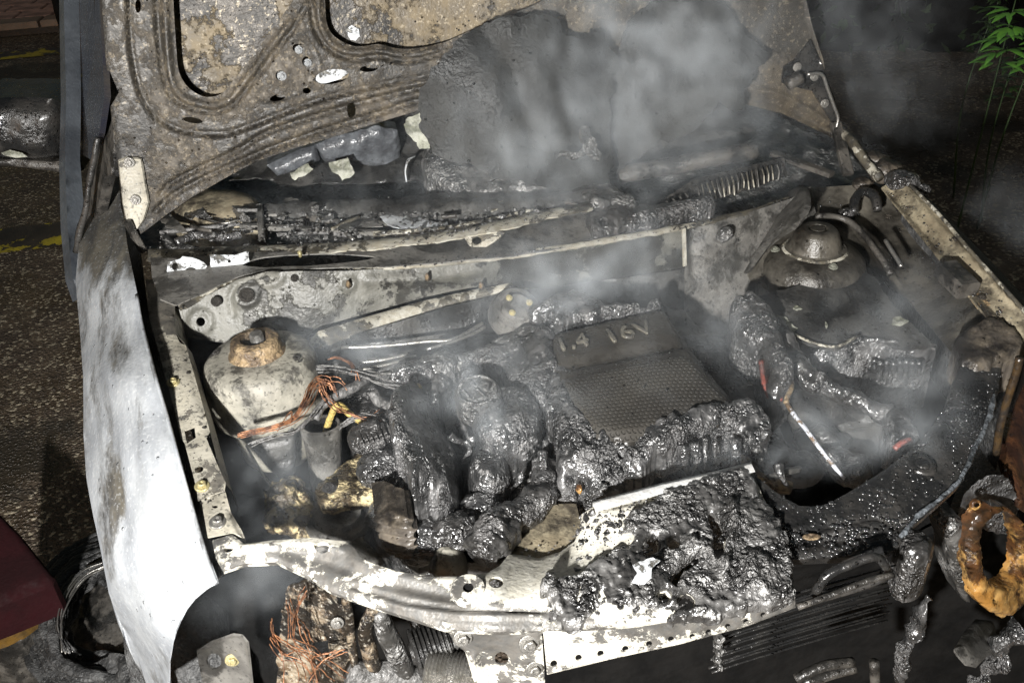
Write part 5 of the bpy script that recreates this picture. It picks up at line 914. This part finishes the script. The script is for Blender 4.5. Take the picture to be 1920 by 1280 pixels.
lathe('plug', [(0, .004), (.008, .004), (.010, .002), (.013, .004), (.018, .003), (.021, -.001)], bq, M['wetblack'], rx, axis=(0, -.15, 1), seg=28)
panel('rust_spot', ell(1521, 1008, 17, 6, 0), rxs, M['rust'], rx, step=4, back=-.003, thick=.001)
tube('edge_sheen_bead', [rxs(np.array([float(x)]), np.array([float(y)]))[0]+np.array([0, 0, .004]) for x, y in ((1866, 736), (1850, 795), (1824, 852), (1800, 902), (1761, 938), (1720, 972), (1688, 1010))], .0035, plain('wet_edge_sheen', (.16, .175, .19), .25, c2=(.02, .022, .024), vs=70, drops=.5, coat=.5, bs=.8), rx, amp=.004, scale=80)  # bluish tube: the wet edge's reflection is painted as its colour
lump('burnt_clump', ell(1712, 1040, 38, 32, 20, 12), ZS((1712, 1040, -.15)), .03, 22, 'char2', amp=.012, sd=141)
sl = [Yp(*k1(9, x, y), -.61) for x, y in ((805, 805), (870, 715), (980, 665), (1100, 622), (1150, 640), (1172, 690), (1130, 740), (980, 790), (840, 830), (800, 810))]
gs = tube('grille_slot', sl, .006, M['wetblack'], CAR, amp=.002, label='black oval slot frame below the crossmember')
tube('grille_edge', [Yp(*k1(9, x, y), -.625) for x, y in ((710, 885), (900, 815), (1080, 745), (1210, 715))], .004, M['sootmetal'], gs)
panel('front_void', [(1000, 1150), (1280, 1120), (1490, 1030), (1680, 1020), (1800, 960), (1960, 860), (1960, 1340), (1000, 1340)], YS((1500, 1150, -.30)), M['void'], CAR, step=20)  # added black sheet standing in for the shade below the crossmember
for k in range(14):
    y0 = 1150+k*8; x0 = 1352-k*2+(k % 2)*8; tube('radiator_fin', [Yp(x0, y0+6, -.600+k*.006), Yp(x0+60, y0-14, -.598+k*.006), Yp(x0+180, y0-50, -.59+k*.006), Yp(x0+330, y0-92, -.57+k*.006)], [.0022, .002, .002, .0015], M['wetblack'], CAR, seg=8, n=4, flat=.5, amp=.0012)
for k in range(8): blob('burnt_lump', Yp(1345+4*(k % 2), 1150+k*14, -.60), (.005, .006, .005), M['charash'], CAR, amp=.004, seed=160+k, sub=3)
# ---- right headlight, melted amber
hl = empty('headlight', Yp(1850, 1050, -.42)); hl.parent = CAR; hl.location = Vector(WORLD[hl.name]-WORLD[CAR.name]); hl['label'] = 'right headlight melted to an amber hollow shell'
ro_ = K(9, (1580, 560), (1590, 470), (1640, 390), (1710, 352), (1790, 355), (1860, 420), (1900, 540), (1905, 700), (1885, 830), (1800, 925), (1700, 905), (1625, 825), (1590, 690))
hsf = YS((1805, 1000, -.46), (1864, 950, -.44), (1920, 1050, -.42), (1864, 1140, -.49))
panel('amber_rim', ro_, hsf, M['amber'], hl, step=4.5, smoothline=0, holes=[curve(K(9, (1634, 560), (1650, 455), (1712, 385), (1800, 380), (1836, 460), (1842, 590), (1818, 710), (1742, 775), (1656, 705)), 2, True)], skirt=(-.004, .018, -.002), dome=(.010, 8), noise=[(.006, 34, 3, True, 3), (.003, 90, 2, True, 5)], wear_and_light=[(1810, 970, (16, 60), -.15), (1860, 960, (40, 14), -.1), (1840, 1120, (40, 26), .2)])
panel('inner_cup', K(9, (1620, 560), (1640, 430), (1720, 380), (1820, 380), (1850, 560), (1820, 720), (1740, 790), (1640, 720)), YS((1805, 1000, -.36), (1864, 950, -.35), (1900, 1050, -.36)), M['void'], hl, step=8, noise=[(.01, 20, 3, True, 1)])
tube('amber_drip', [Yp(*k1(9, x, y), -.48) for x, y in ((1760, 880), (1775, 910), (1778, 930))], [.012, .009, .005], M['amber'], hl, amp=.002)
lathe('bulb_ring', [(.004, .002), (.006, .003), (.008, .0015), (.009, -.003)], Yp(*k1(9, 1640, 350), -.45), M['amber'], hl, axis=(0, -1, .4), seg=20, amp=.002, scale=100)
panel('headlight_shell', K(9, (1460, 470), (1500, 420), (1560, 420), (1575, 520), (1580, 700), (1600, 860), (1560, 830), (1500, 700), (1490, 560)), YS((1780, 1000, -.44)), M['charash'], hl, step=5, dome=(.012, 8), skirt=(0, .04, 0), noise=[(.006, 30, 4, True, 6)])
MB = peel('brown_lens', (.085, .035, .015), (.016, .009, .007), (.14, .065, .025), (.03, .015, .01), scale=9, thr=.52, edge=.14, rough=.25, urough=.2, umetal=0, stretch=(3, 1, .5), drops=.25, coat=.6)
panel('brown_lens', [(1880, 900), (1886, 840), (1898, 780), (1912, 735), (1935, 700), (1940, 950), (1920, 960), (1900, 950)], YS((1890, 850, -.33), (1940, 750, -.24), (1930, 950, -.40)), MB, hl, step=6, dome=(.012, 14), skirt=(.02, .04, 0), noise=[(.004, 24, 3, True, 9)])
tube('lens_trim', [Yp(x, y, -.36) for x, y in ((1868, 850), (1875, 800), (1890, 745), (1905, 700), (1912, 670))], .006, plain('ochre_trim', (.05, .03, .012), .3, c2=(.015, .012, .01), vs=40), hl)
lump('melted_mount', K(9, (1560, 370), (1600, 280), (1680, 210), (1780, 200), (1850, 300), (1880, 360), (1780, 340), (1700, 340), (1620, 400)), YS((1830, 920, -.40)), .003, 14, 'char', hl, amp=.003, sd=171)
lump('wing_cap', [(1790, 640), (1830, 610), (1880, 606), (1912, 640), (1915, 668), (1890, 680), (1862, 690), (1830, 700), (1808, 690)], ZS((1800, 640, -.055), (1910, 640, -.05), (1850, 700, -.075)), .014, 18, 'sootrail', amp=.004, sd=175)
# hanging remains at the lower right
tube('hanging_strip', [Yp(*k1(9, x, y), -.50) for x, y in ((1395, 830), (1345, 920), (1320, 1010), (1270, 1090), (1250, 1180), (1235, 1290))], [.006, .014, .016, .010, .016, .010], M['char'], CAR, seg=16, n=12, amp=.016, scale=48, flat=.4)
tube('hanging_strip', [Yp(*k1(9, x, y), -.46) for x, y in ((1892, 1000), (1800, 1060), (1760, 1150), (1680, 1240), (1640, 1300))], [.03, .02, .024, .014, .02], M['char'], CAR, seg=18, n=12, amp=.018, scale=42, flat=.45)
panel('lens_fragment', K(9, (1525, 1105), (1580, 1010), (1640, 945), (1720, 955), (1760, 1100), (1700, 1140), (1640, 1200), (1595, 1190), (1560, 1150)), YS((1800, 1200, -.46), (1860, 1200, -.42)), M['dust'], CAR, step=6, thick=.004, dome=(.01, 12), relief=[(K(9, (1665, 1060), (1760, 1150)), 3, -.004)])
for k, pts in enumerate((((700, 1260), (850, 1190), (1000, 1170)), ((740, 1280), (900, 1230), (1010, 1200)), ((1110, 1170), (1115, 1280)))): tube('radiator_pipe', [Yp(*k1(9, *p), -.52) for p in pts], .008, M['sootmetal'], CAR)
# ---- charred mats hanging from the hood (loose: things of their own)
panel('insulation_mat', curve([(782, 206), (800, 150), (832, 100), (872, 62), (908, 42), (952, 32), (1000, 30), (1040, 36)], 3).tolist()+[(1053, 42), (1049, 62), (1090, 73), (1098, 58), (1131, 62), (1140, 92), (1160, 112), (1151, 142), (1146, 200), (1142, 260), (1144, 350), (1100, 362), (1000, 346), (930, 336), (880, 312), (835, 302), (802, 272), (790, 240)],
      YS((790, 200, .315), (950, 40, .34), (1140, 100, .325), (960, 180, .285), (1140, 330, .27), (900, 310, .27), (840, 290, .29)), M['matdark'], None, step=5, thick=.004, rag=7, noise=[(.010, 6, 3, False, 21), (.0025, 26, 3, False, 22)], relief=[(((905, 60), (960, 130), (1000, 260)), 30, -.012)],
      label='large charred insulation mat hanging rounded in front of the hood', cat='insulation mat')
panel('insulation_mat', [(1150, 130), (1170, 60), (1200, 20), (1260, -20), (1360, 10), (1400, 60), (1440, 100), (1412, 150), (1384, 214), (1360, 204), (1350, 190), (1340, 216), (1300, 244), (1230, 270), (1160, 330), (1148, 250)],
      YS((1160, 150, .345), (1300, 20, .35), (1420, 100, .33), (1370, 200, .30), (1200, 280, .32)), M['matdark'], None, step=6, thick=.004, rag=8, noise=[(.010, 8, 3, False, 31), (.003, 30, 3, False, 32)], label='second charred mat, in smoke beside the right hood hinge', cat='insulation mat')
sh = panel('char_flake', K(2, (1400, 650), (1425, 625), (1450, 640), (1490, 740), (1515, 770), (1500, 805), (1470, 780), (1440, 770), (1380, 800), (1300, 770), (1310, 755), (1390, 770), (1420, 740)), YS((1095, 250, .24), (1120, 290, .22)), M['charash'], None, step=4, thick=.006, noise=[(.008, 40, 4, True, 4)], label='curled char flake standing at the foot of the rounded mat', cat='debris')
lump('scuttle_char', K(2, (640, 740), (760, 700), (860, 760), (960, 850), (1050, 890), (1150, 830), (1220, 850), (1400, 890), (1500, 950), (1560, 970), (1450, 1010), (1200, 1000), (900, 990), (700, 930), (620, 860)), ZS((830, 280, .10), (900, 340, .07), (1100, 350, .06), (1000, 370, .05)), .014, 18, 'charash', amp=.010, sd=181, sk=-.05, label='ash covered scuttle under the rounded mat')
lump('scuttle_char', K(2, (1400, 960), (1500, 940), (1620, 980), (1690, 1030), (1640, 1060), (1480, 1060), (1400, 1020)), ZS((1130, 375, .05)), .016, 12, 'charash', amp=.008, sd=185, sk=-.04)
lump('scuttle_char', [(500, 390), (620, 380), (800, 372), (960, 360), (1100, 352), (1140, 372), (1040, 385), (900, 400), (760, 402), (620, 402), (520, 404)], ZS((500, 395, .04), (1100, 365, .055)), .012, 10, 'dustdark', amp=.006, sd=191, sk=-.03)
# ---- things on the ground at the left
RC = empty('equipment_case', Z(30, 1060, -.62), 'dark red hard case with yellow base standing left of the burnt tyre', 'case')
MRC = plain('dark_red_shell', (.016, .002, .003), .85, c2=(.009, .0015, .002), vs=8); MRC.node_tree.nodes['Principled BSDF'].inputs['Specular IOR Level'].default_value = .15
panel('shell', [(-60, 930), (0, 965), (40, 1005), (80, 1055), (104, 1085), (100, 1098), (50, 1118), (0, 1138), (-60, 1160)], ZS((0, 970, -.55), (100, 1090, -.60), (0, 1138, -.60)), MRC, RC, step=8, dome=(.02, 12), skirt=(0, 0, -.08))
panel('base', [(-60, 1150), (0, 1140), (60, 1122), (66, 1140), (30, 1166), (0, 1180), (-60, 1200)], ZS((0, 1160, -.68)), plain('dull_yellow', (.12, .065, .012), .5, c2=(.06, .035, .01)), RC, step=8, skirt=(0, 0, -.05))
panel('corner_guard', [(0, 1172), (35, 1150), (64, 1150), (70, 1170), (40, 1200), (0, 1216), (-30, 1220)], ZS((30, 1180, -.73)), M['sootmetal'], RC, step=8, dome=(.02, 10), skirt=(0, 0, -.19))
lathe('foot_wheel', [(0, .02), (.03, .02), (.038, .012), (.04, 0), (.04, -.03)], Z(2, 1205, -.80), M['dust'], RC, axis=(.5, -.6, .5), seg=24)
# dark bin beyond the door
lump('dark_sack', [(92, -60), (100, 10), (108, 32), (122, 34), (150, 20), (150, -60)], ZS((110, 0, -.55)), .15, 20, 'void', CAR, amp=.02, sd=4, sk=-.4)
o = [x for x in bpy.data.objects if x.name.startswith('dark_sack')][0]; o.parent = None; o.location = Vector(WORLD[o.name]); props(o, 'small dark rounded sack on the pavement at top left beyond the door', 'sack')
# ---- weeds at the right, beyond the car
ML1 = plain('weed_leaf', (.13, .33, .04), .5, c2=(.07, .2, .03), vs=20, bs=.2); ML2 = plain('dark_leaf', (.03, .06, .015), .5, c2=(.02, .04, .01))
def weed(base, h, n, mat, size, label, seed, group=None, t0=.78):
    rg = np.random.default_rng(seed); w = empty('weed', base, label, 'plant', group); top = np.array(base)+np.array([rg.normal(0, .06), rg.normal(0, .05), h])
    st = np.array([base, (np.array(base)+top)/2+rg.normal(0, .03, 3), top]); tube('stem', st, [.005, .0035, .0022], ML2, w, seg=6); C_ = curve(st, 10)
    for k in range(n):
        t = t0+(1-t0)*k/n; p = C_[int(t*(len(C_)-1))]; a = k*2.4+rg.normal(0, .3); d = np.array([math.cos(a), math.sin(a), rg.uniform(-.1, .6)]); d /= np.linalg.norm(d)
        s = np.cross(d, (0, 0, 1)); s /= np.linalg.norm(s); u = np.cross(s, d); L_ = size*(1.25-.5*t)*rg.uniform(.8, 1.2); V = []; F = []
        for lob, sc in ((0, 1.), (.8, .75), (-.8, .75)):
            dd = d*math.cos(lob)+s*math.sin(lob); ss = np.cross(dd, u); b = len(V)
            for q, wd in ((0, .02), (.3, .16), (.6, .17), (.85, .08), (1, 0)):
                c = p+d*L_*.25+dd*L_*sc*q-np.array([0, 0, 1])*L_*.35*q*q; V += [c+ss*wd*L_*sc, c+u*L_*.03, c-ss*wd*L_*sc]
            F += [(b+3*i+j, b+3*i+j+1, b+3*i+j+4, b+3*i+j+3) for i in range(4) for j in (0, 1)]
        mk('leaf', V, F, mat, w)
G = GROUND
def wbase(px, py, dep, h): p = CAM+ray(px, py)*dep; return p, p[2]-G
for k, (px, py, dep, n, m, sz, lb) in enumerate(((1890, 20, 3.2, 18, ML1, .105, 'bright green weed at the right edge beyond the fender'), (1930, 30, 3.25, 16, ML1, .095, 'green weed at the very edge of the picture, top right'), (1878, -30, 3.5, 16, ML2, .08, 'thin dark weed left of the bright green weed'), (1915, 110, 3.4, 16, ML2, .08, 'small dim weed below the bright green weed'))):
    p, hh_ = wbase(px, py, dep, 0); weed((p[0], p[1], G), hh_+.05, n, m, sz, lb, 300+k)
# hedge bank behind them, in the dark
HG = empty('hedge', (3.3, 4.4, G), 'dark leafy hedge behind the weeds at the right', 'hedge')
rg = np.random.default_rng(8); V = []; F = []
for k in range(7):
    c = np.array([2.0+k*.55, 4.9-k*.22, G+.55]); blob('twigs', c, (.42, .38, .62), M['void'], HG, amp=.12, scale=4, sub=3, seed=400+k)
    for j in range(420):
        d = rg.normal(0, 1, 3); d /= np.linalg.norm(d); p = c+d*np.array([.5, .46, .72])*rg.uniform(.85, 1.1); p[2] = max(p[2], G+.02); u = rg.normal(0, 1, 3); u /= np.linalg.norm(u); w = np.cross(u, d); w /= np.linalg.norm(w)+1e-9; s_ = rg.uniform(.03, .06); b = len(V)
        V += [p-u*s_, p+w*s_*.45, p+u*s_, p-w*s_*.45]; F.append((b, b+1, b+2, b+3))
o = mk('foliage', V, F, ML2, HG, kind='stuff')
scatter('water_drops', ri+rr_, rxs, 900, .0010, .0036, M['drop'], rx, .6, 0, 21)
scatter('water_drops', [(1500, 345), (1640, 345), (1860, 610), (1800, 680), (1700, 560), (1440, 545), (1400, 520)], ZS((1500, 350, .01), (1640, 345, .02), (1690, 380, -.02), (1860, 620, -.06), (1530, 500, -.05), (1400, 520, -.07), (1700, 540, -.10), (1440, 545, -.09), (1600, 420, -.03)), 220, .0010, .003, M['drop'], sw, .7, 0, 22)
scatter('water_drops', [(1680, 340), (1940, 610), (1860, 612), (1652, 356)], rz, 160, .0008, .0026, M['drop'], rw, .7, 0, 23)
scatter('water_drops', ho, HD, 420, .0008, .0022, M['drop'], hood, 1., 0, 24)
# ------------------------------------------------------------------ smoke rising from the bay: one volume grid
def smoke(lo, hi, vox, puffs, dens):
    me = bpy.data.meshes.new('smoke'); ob = bpy.data.objects.new('smoke', me); COL.objects.link(ob); ob['kind'] = 'stuff'; ob['label'] = 'grey smoke drifting off the engine bay'
    m = bpy.data.materials.new('smoke'); m.use_nodes = True; nt = m.node_tree; nt.nodes.clear()
    pvn = nt.nodes.new('ShaderNodeVolumePrincipled'); pvn.inputs['Color'].default_value = (.79, .845, .89, 1); pvn.inputs['Density'].default_value = dens; pvn.inputs['Anisotropy'].default_value = -.25
    out = nt.nodes.new('ShaderNodeOutputMaterial'); nt.links.new(pvn.outputs[0], out.inputs['Volume'])
    g = bpy.data.node_groups.new('smoke', 'GeometryNodeTree'); g.interface.new_socket('Geometry', in_out='OUTPUT', socket_type='NodeSocketGeometry')
    nn = g.nodes; ll = g.links
    def vm(op, a, b=None):
        n = nn.new('ShaderNodeVectorMath'); n.operation = op
        for i, v in enumerate((a, b)):
            if v is None: continue
            if isinstance(v, tuple): n.inputs[i].default_value = v
            else: ll.new(v, n.inputs[i])
        return n.outputs['Value'] if op in ('DOT_PRODUCT', 'LENGTH') else n.outputs[0]
    def ma(op, a, b=0.):
        n = nn.new('ShaderNodeMath'); n.operation = op
        for i, v in enumerate((a, b)):
            if isinstance(v, (int, float)): n.inputs[i].default_value = v
            else: ll.new(v, n.inputs[i])
        return n.outputs[0]
    pos = nn.new('GeometryNodeInputPosition').outputs[0]
    def nz(scale, det, src, dist=0., col=False, rough=.55):
        n = nn.new('ShaderNodeTexNoise'); n.inputs['Scale'].default_value = scale; n.inputs['Detail'].default_value = det; n.inputs['Distortion'].default_value = dist; n.inputs['Roughness'].default_value = rough
        ll.new(src, n.inputs['Vector']); return n.outputs['Color' if col else 0]
    w1 = vm('MULTIPLY', vm('SUBTRACT', nz(4., 3, pos, col=True), (.5, .5, .5)), (.22, .22, .22))
    wp = vm('ADD', pos, w1)
    tot = None
    for (c, r, a) in puffs:
        q = vm('DIVIDE', vm('SUBTRACT', wp, tuple(map(float, c))), tuple(map(float, r)))
        e = ma('MULTIPLY', ma('EXPONENT', ma('MULTIPLY', vm('DOT_PRODUCT', q, q), -1.)), float(a)); tot = e if tot is None else ma('ADD', tot, e)
    st = vm('MULTIPLY', wp, (1.5, 1.5, 1.0)); n1 = nz(8., 6, st, 1.7)
    mr = nn.new('ShaderNodeMapRange'); mr.interpolation_type = 'SMOOTHSTEP'; mr.inputs[1].default_value = .42; mr.inputs[2].default_value = .74; mr.inputs[3].default_value = .05; mr.inputs[4].default_value = 1.; ll.new(n1, mr.inputs[0])
    d = ma('MAXIMUM', ma('SUBTRACT', ma('MULTIPLY', tot, mr.outputs[0]), .012), 0.)
    vc = nn.new('GeometryNodeVolumeCube'); ll.new(d, vc.inputs['Density']); vc.inputs['Min'].default_value = lo; vc.inputs['Max'].default_value = hi
    for k, ax in enumerate('XYZ'): vc.inputs['Resolution '+ax].default_value = int((hi[k]-lo[k])/vox)
    sm = nn.new('GeometryNodeSetMaterial'); sm.inputs['Material'].default_value = m; ll.new(vc.outputs[0], sm.inputs[0])
    go = nn.new('NodeGroupOutput'); ll.new(sm.outputs[0], go.inputs[0])
    md = ob.modifiers.new('smoke', 'NODES'); md.node_group = g
    return ob
def pz(px, py, z, r, a): return (Z(px, py, z), r, a)
def pd(px, py, dep, r, a): return (CAM+ray(px, py)*dep, r, a)
smoke((-.75, -.75, -.30), (1.55, 1.0, 1.05), .018, [
    pd(1120, 150, 1.62, (.18, .07, .20), .62), pd(1230, 60, 1.60, (.17, .08, .18), 1.1), pd(1330, 110, 1.66, (.16, .07, .16), .6), pd(960, 200, 1.58, (.16, .05, .14), .4), pd(1090, 300, 1.55, (.22, .07, .08), .7), pd(850, 290, 1.55, (.12, .05, .06), .5),
    pd(1500, 30, 1.9, (.2, .12, .2), .42), pd(1630, 150, 2.0, (.2, .12, .2), .3), pd(1890, 440, 1.8, (.1, .08, .10), .3),
    pz(1090, 505, .03, (.11, .05, .05), 3.), pz(1010, 545, .0, (.08, .05, .04), 1.8), pz(1200, 480, .04, (.12, .06, .06), .7), pz(700, 640, -.03, (.13, .05, .035), 1.6), pz(860, 690, -.03, (.07, .05, .04), 2.2), pz(960, 770, -.04, (.05, .04, .03), 1.6), pz(620, 620, -.02, (.06, .05, .03), 1.2), pz(1040, 560, .0, (.1, .05, .04), 1.6),
    pz(1370, 620, -.05, (.07, .07, .05), 1.0), pz(1560, 650, .0, (.10, .05, .05), .3), pz(1710, 600, .0, (.09, .06, .06), .7), pz(1620, 830, -.10, (.11, .06, .05), 1.6), pz(1500, 760, -.08, (.08, .06, .05), .8), pz(1760, 700, -.04, (.07, .06, .06), .6), pz(1330, 880, -.12, (.09, .05, .05), .8),
    pz(480, 930, -.16, (.07, .07, .06), 1.8), pz(450, 1110, -.18, (.09, .05, .07), 1.0), pz(560, 1060, -.15, (.07, .04, .05), 1.2), pz(680, 1000, -.17, (.07, .06, .05), 1.4), pz(1000, 620, .02, (.40, .25, .10), .19), pz(700, 380, .08, (.3, .1, .06), .25), pz(1250, 330, .1, (.3, .1, .1), .22)], 4.)
